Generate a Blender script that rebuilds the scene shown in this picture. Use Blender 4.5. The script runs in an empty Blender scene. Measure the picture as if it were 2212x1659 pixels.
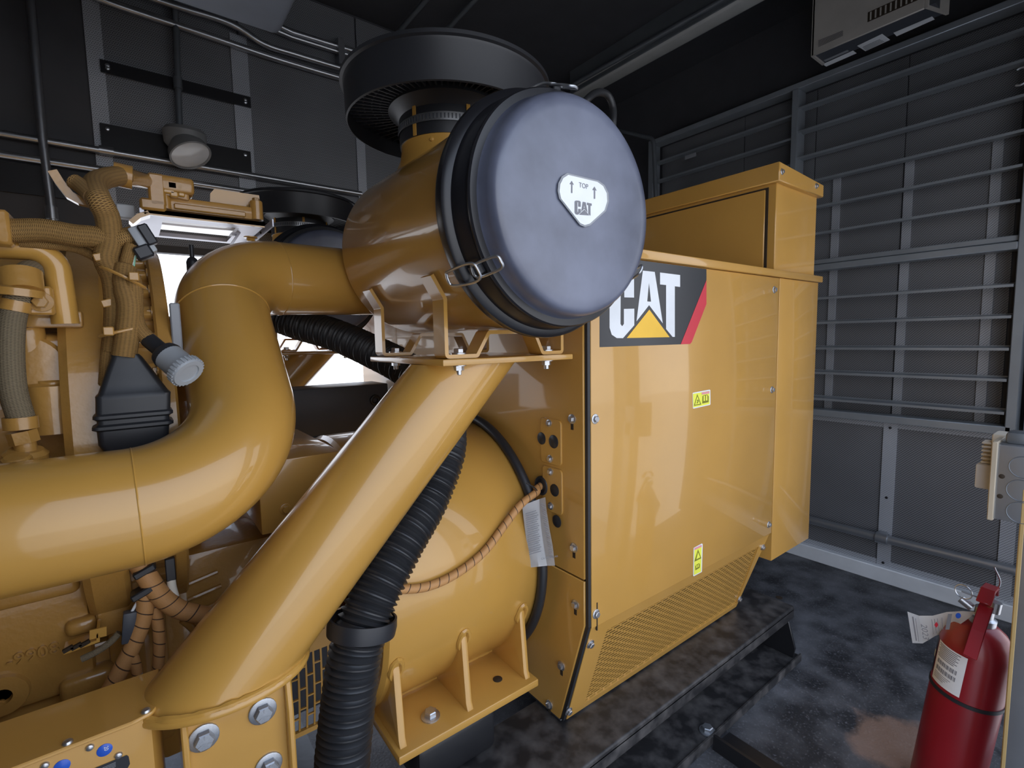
import bpy, bmesh, math, random
from mathutils import Vector, Matrix
random.seed(7)
scene = bpy.context.scene
COL = scene.collection
S = 0.7                                   # working units -> metres

# ------------------------------------------------------------------ camera
F = 1064.925
RW = ((0.79274359, -0.0699586, 0.60552738), (-0.60929219, -0.06176206, 0.79053683), (-0.01790623, -0.9956361, -0.09158671))
HC = 1.6
cam = bpy.data.cameras.new('camera'); camo = bpy.data.objects.new('camera', cam); COL.objects.link(camo)
cam.sensor_width = 36.0; cam.lens = F / 2212 * 36.0; cam.clip_start = 0.02; cam.clip_end = 200
M = Matrix(((RW[0][0], -RW[0][1], -RW[0][2]), (RW[1][0], -RW[1][1], -RW[1][2]), (RW[2][0], -RW[2][1], -RW[2][2]))).to_4x4()
camo.matrix_world = Matrix.Translation((0, 0, HC * S)) @ M
scene.camera = camo
# ------------------------------------------------------------------ view, sky
scene.view_settings.view_transform = 'Standard'; scene.view_settings.look = 'None'
scene.view_settings.exposure = -0.1; scene.view_settings.gamma = 1.0
scene.view_settings.use_curve_mapping = False
world = bpy.data.worlds.new('sky'); scene.world = world; world.use_nodes = True
nt = world.node_tree; nt.nodes.clear()
out = nt.nodes.new('ShaderNodeOutputWorld'); bg = nt.nodes.new('ShaderNodeBackground')
tc = nt.nodes.new('ShaderNodeTexCoord'); sp = nt.nodes.new('ShaderNodeSeparateXYZ'); rp = nt.nodes.new('ShaderNodeValToRGB')
nt.links.new(tc.outputs['Generated'], sp.inputs[0]); nt.links.new(sp.outputs['Z'], rp.inputs[0])
nt.links.new(rp.outputs[0], bg.inputs[0]); nt.links.new(bg.outputs[0], out.inputs[0])
rp.color_ramp.elements[0].position = 0.0; rp.color_ramp.elements[0].color = (0.93, 0.95, 1.0, 1)
rp.color_ramp.elements[1].position = 0.7; rp.color_ramp.elements[1].color = (0.60, 0.74, 1.0, 1)
bg.inputs[1].default_value = 2.6
sun = bpy.data.lights.new('sun', 'SUN'); sun.energy = 7; sun.angle = .009; sun.color = (1, .96, .9)
suno = bpy.data.objects.new('sun', sun); COL.objects.link(suno); suno.rotation_euler = (math.radians(-27), math.radians(12), 0)

def portal(name, x0, x1, z0, z1, y, toward):
    l = bpy.data.lights.new(name, 'AREA'); l.shape = 'RECTANGLE'; l.size = (x1 - x0) * S; l.size_y = (z1 - z0) * S
    l.cycles.is_portal = True
    o = bpy.data.objects.new(name, l); COL.objects.link(o)
    o.location = ((x0 + x1) / 2 * S, y * S, (z0 + z1) / 2 * S)
    o.rotation_euler = (math.radians(90 if toward > 0 else -90), 0, 0)
DOOR1 = (-.32, 1.95, 0.0, 2.75); DOOR2 = (2.15, 3.28, 0.0, 2.75); DOOR3 = (-1.4, 1.55, 0.0, 2.12)
YN, YB, XR, XL, ZC = -0.08, 3.45, 3.75, -2.5, 3.8
portal('portal_near', *DOOR1, YN, 1); portal('portal_next', *DOOR2, YN, 1); portal('portal_far', *DOOR3, YB + .03, -1)

# ------------------------------------------------------------------ pixel -> point helpers (1 unit = S metres)
def ray(u, v):
    c = (u - 1106, v - 829.5, F)
    return Vector([sum(RW[i][k] * c[k] for k in range(3)) for i in range(3)])
CAMP = Vector((0, 0, HC))
def PX(u, v, X): d = ray(u, v); return CAMP + d * (X / d.x)
def PY(u, v, Y): d = ray(u, v); return CAMP + d * (Y / d.y)
def PZ(u, v, Z): d = ray(u, v); return CAMP + d * ((Z - HC) / d.z)
def PD(u, v, D): return CAMP + ray(u, v) * (D / F)
def PP(u, v, p0, n):
    d = ray(u, v); return CAMP + d * (Vector(n).dot(Vector(p0) - CAMP) / Vector(n).dot(d))
def V(*a): return Vector(a)

# ------------------------------------------------------------------ materials
MATS = {}
def nodes_of(name):
    m = bpy.data.materials.new(name); m.use_nodes = True
    n = m.node_tree.nodes; b = n['Principled BSDF']; MATS[name] = m
    return m, m.node_tree, b
def setp(b, **k):
    for a, v in k.items():
        a = {'col': 'Base Color', 'rough': 'Roughness', 'metal': 'Metallic', 'coat': 'Coat Weight', 'coatr': 'Coat Roughness', 'spec': 'Specular IOR Level'}[a]
        b.inputs[a].default_value = (*v, 1) if a == 'Base Color' else v
def mix_noise(t, b, c1, c2, scale, lo=.35, hi=.65, detail=6, rough=None, coord='Object', stretch=None):
    tc = t.nodes.new('ShaderNodeTexCoord'); nz = t.nodes.new('ShaderNodeTexNoise'); rp = t.nodes.new('ShaderNodeValToRGB')
    nz.inputs['Scale'].default_value = scale; nz.inputs['Detail'].default_value = detail
    if stretch:
        mp = t.nodes.new('ShaderNodeMapping'); mp.inputs['Scale'].default_value = stretch
        t.links.new(tc.outputs[coord], mp.inputs[0]); t.links.new(mp.outputs[0], nz.inputs[0])
    else: t.links.new(tc.outputs[coord], nz.inputs[0])
    rp.color_ramp.elements[0].position = lo; rp.color_ramp.elements[0].color = (*c1, 1)
    rp.color_ramp.elements[1].position = hi; rp.color_ramp.elements[1].color = (*c2, 1)
    t.links.new(nz.outputs[0], rp.inputs[0]); t.links.new(rp.outputs[0], b.inputs['Base Color'])
    return nz, rp, tc
def bump(t, b, scale, strength, dist=.002, detail=2, coord='Object'):
    tc = t.nodes.new('ShaderNodeTexCoord'); nz = t.nodes.new('ShaderNodeTexNoise'); bp = t.nodes.new('ShaderNodeBump')
    nz.inputs['Scale'].default_value = scale; nz.inputs['Detail'].default_value = detail
    bp.inputs['Strength'].default_value = strength; bp.inputs['Distance'].default_value = dist
    t.links.new(tc.outputs[coord], nz.inputs[0]); t.links.new(nz.outputs[0], bp.inputs['Height']); t.links.new(bp.outputs[0], b.inputs['Normal'])
def plain(name, col, rough=.5, metal=0., coat=0., bmp=None, spec=.5):
    m, t, b = nodes_of(name); setp(b, col=col, rough=rough, metal=metal, coat=coat, spec=spec)
    if bmp: bump(t, b, *bmp)
    else:
        nz, rp, tc = mix_noise(t, b, tuple(c * .93 for c in col), tuple(min(1, c * 1.05) for c in col), 9)
    return m
YEL = (0.55, 0.295, 0.062)
def paint(name, col, rough, bs, bst, dist):
    m, t, b = nodes_of(name); setp(b, col=col, rough=rough, coat=.7, coatr=.05)
    mix_noise(t, b, tuple(c * .95 for c in col), tuple(c * 1.03 for c in col), 5)
    bump(t, b, bs, bst, dist)
    return m
paint('yellow_paint', YEL, .28, 220, .06, .0006)
paint('yellow_casting', (0.46, 0.24, 0.055), .36, 90, .45, .002)
paint('yellow_sheet', (0.57, 0.305, 0.066), .34, 160, .03, .0004)
plain('black_plastic', (.022, .023, .027), .42)
plain('black_gloss', (.014, .014, .017), .3)
plain('black_rubber', (.022, .023, .026), .42)
plain('black_steel', (.016, .016, .018), .33, bmp=(60, .25, .001))
plain('zinc', (.55, .56, .58), .32, .9)
plain('galvanised', (.42, .44, .47), .38, .8)
plain('conduit_metal', (.45, .46, .48), .3, .9)
plain('dark_frame', (.16, .175, .19), .45, .5)
plain('blade_metal', (.34, .37, .40), .4, .5)
plain('white_paint', (.70, .72, .74), .5)
plain('grey_plastic', (.35, .37, .39), .5)
plain('dark_grey_paint', (.06, .066, .08), .45)
plain('duct_grey', (.20, .22, .26), .5)
plain('beige_enamel', (.42, .39, .35), .5)
plain('red_paint', (.27, .010, .016), .32, coat=.1)
plain('decal_black', (.025, .026, .03), .3)
plain('decal_white', (.80, .82, .84), .35)
plain('decal_grey', (.30, .31, .33), .5)
plain('decal_red', (.60, .03, .05), .35)
plain('decal_yellow', (.90, .52, .03), .35)
plain('label_yellow', (.85, .85, .08), .4)
plain('label_olive', (.20, .20, .01), .5)
plain('label_pink', (.75, .30, .32), .5)
plain('paper_white', (.80, .80, .80), .8)
plain('paper_print', (.22, .22, .24), .8)
plain('blue_cap', (.03, .11, .55), .3)
plain('cream_plastic', (.72, .68, .58), .5)
plain('lamp_glass', (.55, .55, .55), .15)
plain('lamp_body', (.22, .22, .22), .5)
plain('diffuser', (.42, .42, .40), .4)
plain('wire_green', (.25, .5, .35), .5)
plain('brass_paint', (.46, .32, .13), .5)
plain('tan_plastic', (.45, .38, .28), .5)
plain('pallid_metal', (.60, .60, .66), .35, .5)
plain('slot_dark', (.03, .018, .008), .8)
plain('concrete', (.42, .41, .40), .9, bmp=(12, .3, .01))
plain('ceiling_dark', (.045, .045, .05), .7)
plain('wall_dark', (.06, .06, .066), .6)

m, t, b = nodes_of('cover_plastic'); setp(b, rough=.36, spec=.8)      # dusty moulded cover, with blue of the reflected sky mixed into its base colour
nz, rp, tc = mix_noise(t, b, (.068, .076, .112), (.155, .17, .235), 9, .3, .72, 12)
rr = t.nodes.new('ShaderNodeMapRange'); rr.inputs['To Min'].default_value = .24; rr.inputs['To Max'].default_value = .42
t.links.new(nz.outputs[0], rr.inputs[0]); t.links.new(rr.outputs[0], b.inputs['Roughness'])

def perforated(name, c_metal, c_hole, pitch):
    m, t, b = nodes_of(name); setp(b, rough=.5, metal=.35)
    tc = t.nodes.new('ShaderNodeTexCoord'); mp = t.nodes.new('ShaderNodeMapping'); mp.inputs['Scale'].default_value = (1 / pitch,) * 3
    mp.inputs['Rotation'].default_value = (math.radians(45), math.radians(45), 0)
    vo = t.nodes.new('ShaderNodeTexVoronoi'); vo.inputs['Randomness'].default_value = 0; vo.inputs['Scale'].default_value = 1
    rp = t.nodes.new('ShaderNodeValToRGB'); rp.color_ramp.elements[0].position = .36; rp.color_ramp.elements[0].color = (*c_hole, 1)
    rp.color_ramp.elements[1].position = .44; rp.color_ramp.elements[1].color = (*c_metal, 1)
    nz = t.nodes.new('ShaderNodeTexNoise'); nz.inputs['Scale'].default_value = 3; nz.inputs['Detail'].default_value = 6
    mr = t.nodes.new('ShaderNodeMapRange'); mr.inputs['To Min'].default_value = .75; mr.inputs['To Max'].default_value = 1.25
    mx = t.nodes.new('ShaderNodeMix'); mx.data_type = 'RGBA'; mx.blend_type = 'MULTIPLY'; mx.inputs[0].default_value = 1
    t.links.new(tc.outputs['Object'], mp.inputs[0]); t.links.new(mp.outputs[0], vo.inputs['Vector']); t.links.new(vo.outputs['Distance'], rp.inputs[0])
    t.links.new(tc.outputs['Object'], nz.inputs[0]); t.links.new(nz.outputs[0], mr.inputs[0])
    t.links.new(rp.outputs[0], mx.inputs[6]); t.links.new(mr.outputs[0], mx.inputs[7]); t.links.new(mx.outputs[2], b.inputs['Base Color'])
    return m
perforated('perforated_sheet', (.24, .245, .26), (.07, .07, .075), .0052)
perforated('perforated_light', (.50, .52, .56), (.22, .23, .25), .0052)

m, t, b = nodes_of('floor_steel'); setp(b, rough=.5, metal=0)
nz, rp, tc = mix_noise(t, b, (.028, .029, .033), (.17, .172, .185), 9, .36, .74, 15)
n2 = t.nodes.new('ShaderNodeTexNoise'); n2.inputs['Scale'].default_value = 150; n2.inputs['Detail'].default_value = 8
r2 = t.nodes.new('ShaderNodeValToRGB'); r2.color_ramp.elements[0].position = .56; r2.color_ramp.elements[0].color = (0, 0, 0, 1); r2.color_ramp.elements[1].position = .85; r2.color_ramp.elements[1].color = (1, 1, 1, 1)
mx = t.nodes.new('ShaderNodeMix'); mx.data_type = 'RGBA'; mx.inputs[7].default_value = (.22, .22, .24, 1)
t.links.new(tc.outputs['Object'], n2.inputs[0]); t.links.new(n2.outputs[0], r2.inputs[0]); t.links.new(r2.outputs[0], mx.inputs[0])
t.links.new(rp.outputs[0], mx.inputs[6])
# one rusty stain with a shape of its own
vm = t.nodes.new('ShaderNodeVectorMath'); vm.operation = 'DISTANCE'; vm.inputs[1].default_value = ((2.26 - .685) * S, (.52 - 1.685) * S, .06 * S)
t.links.new(tc.outputs['Object'], vm.inputs[0])
ad = t.nodes.new('ShaderNodeMath'); ad.operation = 'MULTIPLY_ADD'; ad.inputs[1].default_value = -.20; t.links.new(nz.outputs[0], ad.inputs[0]); t.links.new(vm.outputs['Value'], ad.inputs[2])
r3 = t.nodes.new('ShaderNodeValToRGB'); r3.color_ramp.elements[0].position = 0.0; r3.color_ramp.elements[0].color = (.6, .6, .6, 1); r3.color_ramp.elements[1].position = .03; r3.color_ramp.elements[1].color = (0, 0, 0, 1)
t.links.new(ad.outputs[0], r3.inputs[0])
m2 = t.nodes.new('ShaderNodeMix'); m2.data_type = 'RGBA'; m2.inputs[7].default_value = (.36, .22, .15, 1)
t.links.new(r3.outputs[0], m2.inputs[0]); t.links.new(mx.outputs[2], m2.inputs[6]); t.links.new(m2.outputs[2], b.inputs['Base Color'])
bp = t.nodes.new('ShaderNodeBump'); bp.inputs['Strength'].default_value = .4; bp.inputs['Distance'].default_value = .003
t.links.new(n2.outputs[0], bp.inputs['Height']); t.links.new(bp.outputs[0], b.inputs['Normal'])

m, t, b = nodes_of('rail_steel'); setp(b, rough=.42)
mix_noise(t, b, (.022, .021, .022), (.13, .12, .115), 22, .40, .78, 12)

def woven(name, base, dark, kx, ky, thr, rough=.7):                 # braided sleeving, uv = (length in m, turn)
    m, t, b = nodes_of(name); setp(b, rough=rough)
    uv = t.nodes.new('ShaderNodeUVMap'); sp = t.nodes.new('ShaderNodeSeparateXYZ'); t.links.new(uv.outputs[0], sp.inputs[0])
    def line(a, c):
        x = t.nodes.new('ShaderNodeMath'); x.operation = 'MULTIPLY'; x.inputs[1].default_value = a; t.links.new(sp.outputs[0], x.inputs[0])
        y = t.nodes.new('ShaderNodeMath'); y.operation = 'MULTIPLY_ADD'; y.inputs[1].default_value = c; t.links.new(sp.outputs[1], y.inputs[0]); t.links.new(x.outputs[0], y.inputs[2])
        s = t.nodes.new('ShaderNodeMath'); s.operation = 'SINE'; t.links.new(y.outputs[0], s.inputs[0]); return s
    a, c = line(kx, ky), line(kx, -ky)
    mxn = t.nodes.new('ShaderNodeMath'); mxn.operation = 'MAXIMUM'; t.links.new(a.outputs[0], mxn.inputs[0]); t.links.new(c.outputs[0], mxn.inputs[1])
    rp = t.nodes.new('ShaderNodeValToRGB'); rp.color_ramp.elements[0].position = thr - .25; rp.color_ramp.elements[0].color = (*dark, 1)
    rp.color_ramp.elements[1].position = thr; rp.color_ramp.elements[1].color = (*base, 1)
    t.links.new(mxn.outputs[0], rp.inputs[0]); t.links.new(rp.outputs[0], b.inputs['Base Color'])
    bp = t.nodes.new('ShaderNodeBump'); bp.inputs['Strength'].default_value = .6; bp.inputs['Distance'].default_value = .0012
    t.links.new(mxn.outputs[0], bp.inputs['Height']); t.links.new(bp.outputs[0], b.inputs['Normal'])
woven('braid_yellow', (.40, .225, .065), (.17, .09, .028), 3400, 2 * math.pi * 9, .55)
woven('braid_grey', (.27, .21, .125), (.13, .10, .06), 3000, 2 * math.pi * 12, .55)
def banded(name, base, dark, pitch, width):                         # wrapped conduit with dark turns
    m, t, b = nodes_of(name); setp(b, rough=.6)
    uv = t.nodes.new('ShaderNodeUVMap'); sp = t.nodes.new('ShaderNodeSeparateXYZ'); t.links.new(uv.outputs[0], sp.inputs[0])
    x = t.nodes.new('ShaderNodeMath'); x.operation = 'MULTIPLY'; x.inputs[1].default_value = 1 / pitch; t.links.new(sp.outputs[0], x.inputs[0])
    y = t.nodes.new('ShaderNodeMath'); y.operation = 'ADD'; t.links.new(x.outputs[0], y.inputs[0]); t.links.new(sp.outputs[1], y.inputs[1])
    f = t.nodes.new('ShaderNodeMath'); f.operation = 'FRACT'; t.links.new(y.outputs[0], f.inputs[0])
    nz = t.nodes.new('ShaderNodeTexNoise'); nz.inputs['Scale'].default_value = 140; t.links.new(uv.outputs[0], nz.inputs[0])
    l = t.nodes.new('ShaderNodeMath'); l.operation = 'LESS_THAN'; l.inputs[1].default_value = width; t.links.new(f.outputs[0], l.inputs[0])
    mr = t.nodes.new('ShaderNodeMix'); mr.data_type = 'RGBA'; mr.inputs[6].default_value = (*[c * .75 for c in base], 1); mr.inputs[7].default_value = (*[c * 1.2 for c in base], 1)
    t.links.new(nz.outputs[0], mr.inputs[0])
    mx = t.nodes.new('ShaderNodeMix'); mx.data_type = 'RGBA'; mx.inputs[7].default_value = (*dark, 1)
    t.links.new(l.outputs[0], mx.inputs[0]); t.links.new(mr.outputs[2], mx.inputs[6]); t.links.new(mx.outputs[2], b.inputs['Base Color'])
banded('orange_wrap', (.52, .26, .09), (.06, .03, .015), .022, .09)

# ------------------------------------------------------------------ mesh builder
class MB:
    def __init__(s): s.bm = bmesh.new(); s.uv = s.bm.loops.layers.uv.new('UVMap')
    def v(s, p): return s.bm.verts.new(p)
    def face(s, vs):
        try: return s.bm.faces.new(vs)
        except ValueError: return None
    def poly(s, pts): s.face([s.v(p) for p in pts]); return s
    def box(s, lo, hi):
        x0, y0, z0 = lo; x1, y1, z1 = hi
        return s.prism([V(x0, y0, z0), V(x1, y0, z0), V(x1, y1, z0), V(x0, y1, z0)], V(0, 0, z1 - z0))
    def obox(s, c, ax, half):
        c = Vector(c); a = [Vector(k).normalized() * h for k, h in zip(ax, half)]
        return s.prism([c - a[0] - a[1] - a[2], c + a[0] - a[1] - a[2], c + a[0] + a[1] - a[2], c - a[0] + a[1] - a[2]], a[2] * 2)
    def prism(s, pts, vec):
        a = [s.v(p) for p in pts]; b = [s.v(Vector(p) + Vector(vec)) for p in pts]; n = len(a)
        s.face(a[::-1]); s.face(b)
        for i in range(n): s.face([a[i], a[(i + 1) % n], b[(i + 1) % n], b[i]])
        return s
    def ring_loft(s, rings, closed=False, caps=True, us=None):
        vs = [[s.v(p) for p in r] for r in rings]; n = len(vs[0]); m = len(vs)
        for i in range(m if closed else m - 1):
            j = (i + 1) % m
            for k in range(n):
                f = s.face([vs[i][k], vs[i][(k + 1) % n], vs[j][(k + 1) % n], vs[j][k]])
                if f and us:
                    uu = (us[i], us[i], us[i + 1] if i + 1 < len(us) else us[i], us[i + 1] if i + 1 < len(us) else us[i]); vv = (k / n, (k + 1) / n, (k + 1) / n, k / n)
                    for lp, a, c in zip(f.loops, uu, vv): lp[s.uv].uv = (a, c)
        if caps and not closed: s.face(vs[0][::-1]); s.face(vs[-1])
        return s
    def tube(s, path, r, n=16, caps=True, closed=False, squash=None):
        path = [Vector(p) for p in path]; m = len(path)
        rr = [r] * m if isinstance(r, (int, float)) else list(r)
        tg = []
        for i in range(m):
            a = path[(i - 1) % m] if closed or i > 0 else path[i]; c = path[(i + 1) % m] if closed or i < m - 1 else path[i]
            tg.append((c - a).normalized())
        ref = Vector((0, 0, 1)) if abs(tg[0].z) < .9 else Vector((1, 0, 0))
        nrm = (ref - tg[0] * ref.dot(tg[0])).normalized(); rings = []; us = [0.]
        for i in range(m):
            nrm = (nrm - tg[i] * nrm.dot(tg[i])).normalized(); bn = tg[i].cross(nrm)
            rings.append([path[i] + (nrm * math.cos(2 * math.pi * k / n) + bn * math.sin(2 * math.pi * k / n) * (squash or 1)) * rr[i] for k in range(n)])
            if i: us.append(us[-1] + (path[i] - path[i - 1]).length * S)
        return s.ring_loft(rings, closed, caps, us)
    def lathe(s, prof, org, axis=(0, 0, 1), n=64, caps=False):
        ax = Vector(axis).normalized(); org = Vector(org)
        ref = Vector((1, 0, 0)) if abs(ax.x) < .9 else Vector((0, 1, 0))
        e1 = (ref - ax * ref.dot(ax)).normalized(); e2 = ax.cross(e1); rings = []
        for r, t in prof: rings.append([org + ax * t + (e1 * math.cos(2 * math.pi * k / n) + e2 * math.sin(2 * math.pi * k / n)) * max(r, 1e-5) for k in range(n)])
        return s.ring_loft(rings, False, caps)
    def cyl(s, p0, p1, r0, r1=None, n=24):
        p0 = Vector(p0); p1 = Vector(p1); L = (p1 - p0).length
        return s.lathe([(r0, 0), (r0 if r1 is None else r1, L)], p0, p1 - p0, n, True)
    def ribbon(s, pts, th, vec):             # bent strap: polyline with thickness, extruded by vec
        pts = [Vector(p) for p in pts]; w = Vector(vec).normalized(); L = []; Rr = []
        for i in range(len(pts)):
            d0 = (pts[i] - pts[i - 1]).normalized() if i else None; d1 = (pts[i + 1] - pts[i]).normalized() if i < len(pts) - 1 else None
            n0 = w.cross(d0) if d0 else None; n1 = w.cross(d1) if d1 else None
            if n0 and n1: nn = (n0 + n1).normalized(); nn = nn / max(.4, nn.dot(n0))
            else: nn = n0 or n1
            L.append(pts[i] + nn * th / 2); Rr.append(pts[i] - nn * th / 2)
        for i in range(len(pts) - 1): s.prism([L[i], L[i + 1], Rr[i + 1], Rr[i]], vec)
        return s
    def bevel(s, w, seg=2, ang=30):
        bmesh.ops.remove_doubles(s.bm, verts=s.bm.verts, dist=1e-5)
        s.bm.normal_update()
        es = [e for e in s.bm.edges if len(e.link_faces) == 2 and e.calc_face_angle(0) > math.radians(ang)]
        bmesh.ops.bevel(s.bm, geom=es, offset=w, segments=seg, affect='EDGES', profile=.5, clamp_overlap=True); return s
    def xf(s, Mx): bmesh.ops.transform(s.bm, matrix=Mx, verts=s.bm.verts); return s
    def mesh(s, name, mat, off=Vector((0, 0, 0)), smooth=38):
        bmesh.ops.recalc_face_normals(s.bm, faces=s.bm.faces)
        for v in s.bm.verts: v.co = v.co * S - off
        me = bpy.data.meshes.new(name); s.bm.to_mesh(me); s.bm.free()
        if smooth:
            me.polygons.foreach_set('use_smooth', [True] * len(me.polygons)); me.set_sharp_from_angle(angle=math.radians(smooth))
        me.materials.append(MATS[mat]); return me
    def build(s, name, mat, parent=None, smooth=38, base=None, kind=None):
        if parent is not None: off = ORG[parent]
        else:
            if base is None:
                xs = [v.co for v in s.bm.verts]
                base = V((min(p.x for p in xs) + max(p.x for p in xs)) / 2, (min(p.y for p in xs) + max(p.y for p in xs)) / 2, min(p.z for p in xs))
            off = Vector(base) * S
        me = s.mesh(name, mat, off, smooth)
        o = bpy.data.objects.new(name, me); COL.objects.link(o); ORG[o] = off
        if parent is not None: o.parent = parent
        else: o.location = off
        if kind: o['kind'] = kind
        return o
ORG = {}
def thing(name, label, cat, base, group=None):
    o = bpy.data.objects.new(name, None); COL.objects.link(o); o.empty_display_size = .05
    o.location = Vector(base) * S; ORG[o] = Vector(base) * S; o['label'] = label; o['category'] = cat
    if group: o['group'] = group
    return o
def tag(o, label, cat, group=None):
    o['label'] = label; o['category'] = cat
    if group: o['group'] = group
    return o
def struct(mb, name, mat, parent=None, smooth=38):
    return mb.build(name, mat, parent, smooth, kind='structure' if parent is None else None)
SHARED = {}
def bolt(parent, p, n, r, mat='zinc', style='hex', name='bolt'):
    key = (mat, style)
    if key not in SHARED:
        q = MB()
        if style == 'hex':
            q.lathe([(0, 0), (1.5, 0), (1.5, .22), (1.38, .28), (0, .28)], (0, 0, 0), n=20)
            q.lathe([(0, .25), (1, .25), (1, .95), (.86, 1.08), (0, 1.1)], (0, 0, 0), n=6)
        elif style == 'nut':
            q.lathe([(0, 0), (1.5, 0), (1.5, .22), (0, .22)], (0, 0, 0), n=20)
            q.lathe([(0, .2), (1, .2), (1, 1.1), (0, 1.1)], (0, 0, 0), n=6)
            q.lathe([(0, 1), (.55, 1), (.55, 1.9), (.45, 2.0), (0, 2.0)], (0, 0, 0), n=12)
        elif style == 'round':
            q.lathe([(0, 0), (1, 0), (1, .2), (.8, .55), (.4, .7), (0, .72)], (0, 0, 0), n=16)
        elif style == 'disc':
            q.lathe([(0, 0), (1, 0), (1, .06), (.92, .12), (0, .14)], (0, 0, 0), n=28)
        SHARED[key] = q.mesh(name, mat)
    o = bpy.data.objects.new(name, SHARED[key]); COL.objects.link(o); o.parent = parent
    o.location = Vector(p) * S - ORG[parent]; o.rotation_euler = Vector((0, 0, 1)).rotation_difference(Vector(n)).to_euler(); o.scale = (r,) * 3
    ORG[o] = Vector(p) * S
    return o
def spline(pts, per=8):
    pts = [Vector(p) for p in pts]; P = [pts[0] * 2 - pts[1]] + pts + [pts[-1] * 2 - pts[-2]]; res = []
    for i in range(1, len(P) - 2):
        for k in range(per):
            t = k / per; a, b_, c, d = P[i - 1], P[i], P[i + 1], P[i + 2]
            res.append(.5 * ((2 * b_) + (c - a) * t + (2 * a - 5 * b_ + 4 * c - d) * t * t + (3 * b_ - a - 3 * c + d) * t ** 3))
    return res + [pts[-1]]
def fillet(pts, rad, n=14):
    pts = [Vector(p) for p in pts]; res = [pts[0]]
    for i in range(1, len(pts) - 1):
        a = (pts[i - 1] - pts[i]).normalized(); c = (pts[i + 1] - pts[i]).normalized(); ang = a.angle(c)
        R_ = rad[i - 1] if isinstance(rad, (list, tuple)) else rad
        d = R_ / math.tan(ang / 2); ctr = pts[i] + (a + c).normalized() * R_ / math.sin(ang / 2)
        s0 = pts[i] + a * d; s1 = pts[i] + c * d; v0 = s0 - ctr; v1 = s1 - ctr; th = v0.angle(v1)
        for k in range(n + 1):
            w = k / n; res.append(ctr + (v0 * math.sin((1 - w) * th) + v1 * math.sin(w * th)) / math.sin(th))
    return res + [pts[-1]]
def resample(path, step):
    path = [Vector(p) for p in path]; res = [path[0].copy()]; need = step
    for i in range(1, len(path)):
        a = path[i - 1]; L = (path[i] - a).length; pos = 0.
        if L < 1e-9: continue
        while pos + need <= L:
            pos += need; res.append(a.lerp(path[i], pos / L)); need = step
        need -= L - pos
    return res
def text(s, org, xd, yd, h, mat, name, parent, ext=0.0, align='LEFT'):
    cu = bpy.data.curves.new('lettering', 'FONT'); cu.body = s; cu.extrude = ext; cu.align_x = align
    ob = bpy.data.objects.new('lettering', cu); COL.objects.link(ob)
    bpy.context.view_layer.update(); dg = bpy.context.evaluated_depsgraph_get()
    me = bpy.data.meshes.new_from_object(ob.evaluated_get(dg)); bpy.data.objects.remove(ob)
    xd = Vector(xd).normalized(); yd = Vector(yd).normalized(); zd = xd.cross(yd); k = h / .70; off = ORG[parent]
    for v in me.vertices: v.co = (Vector(org) + (xd * v.co.x + yd * v.co.y) * k + zd * v.co.z) * S - off
    me.materials.clear(); me.materials.append(MATS[mat])
    o = bpy.data.objects.new(name, me); COL.objects.link(o); o.parent = parent; ORG[o] = off; return o
def flat(polys, name, mat, parent):
    q = MB()
    for p in polys: q.poly(p)
    return q.build(name, mat, parent, smooth=0)

# ================================================================== THE SETTING
struct(MB().box((XL, YN, -.06), (XR + .12, YB, 0)), 'floor', 'floor_steel')
struct(MB().box((XL, YN, ZC), (XR + .12, YB, ZC + .06)), 'ceiling', 'ceiling_dark')
struct(MB().box((-30, -30, -.96), (34, 36, -.9)), 'ground', 'concrete')
def wall_with_doors(name, y0, y1, doors, mat):
    q = MB(); xs = XL
    for (a, c, z0, z1) in doors:
        q.box((xs, y0, 0), (a, y1, ZC)); q.box((a, y0, z1), (c, y1, ZC)); xs = c
    q.box((xs, y0, 0), (XR + .12, y1, ZC)); return struct(q, name, mat)
wf = wall_with_doors('wall_front', YN - .06, YN, [DOOR1, DOOR2], 'wall_dark')
wb = wall_with_doors('wall_back', YB, YB + .06, [DOOR3], 'wall_dark')
struct(MB().box((XL - .06, YN, 0), (XL, YB, ZC)), 'wall_left', 'wall_dark')
# --- back wall: perforated lining sheets, seam strips, black bars
yb = YB - .012
def wx(u, v=300): return PY(u, v, YB).x
seams = [wx(222), wx(527), wx(776)]
edges = [XL + .1, seams[0], seams[1], seams[2], 2.2, 3.2, XR]
for a, c in zip(edges[:-1], edges[1:]):
    MB().box((a + .006, yb, 2.16), (c - .006, YB, ZC - .02)).build('lining_sheet', 'perforated_sheet' if a > seams[0] - .1 else 'wall_dark', wb, smooth=0)
for sx, w in zip(seams, (.035, .045, .03)):
    MB().box((sx - w, yb - .012, 2.16), (sx + w, yb, 3.42)).build('seam_strip', 'perforated_light', wb, smooth=0)
for (v0, v1, v2, v3) in ((127, 155, 210, 234), (266, 330, 327, 388)):
    a0, a1 = PY(215, v0, yb - .02), PY(218, v1, yb - .02); c0, c1 = PY(541, v2, yb - .02), PY(545, v3, yb - .02)
    q = MB().box((a0.x, yb - .022, (a1.z + c1.z) / 2), (c0.x, yb - .013, (a0.z + c0.z) / 2)); o = q.build('cross_bar', 'black_steel', wb, smooth=0)
    for px in (a0.x + .03, c0.x - .03):
        for pz in ((a1.z + c1.z) / 2 + .025, (a0.z + c0.z) / 2 - .025): bolt(o, (px, yb - .022, pz), (0, -1, 0), .011, 'zinc', 'round', 'rivet')
zb = PY(0, 380, yb).z
MB().box((XL + .2, yb - .022, zb - .075), (seams[0] - .02, yb - .013, zb + .065)).build('cross_bar', 'black_steel', wb, smooth=0)
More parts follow.
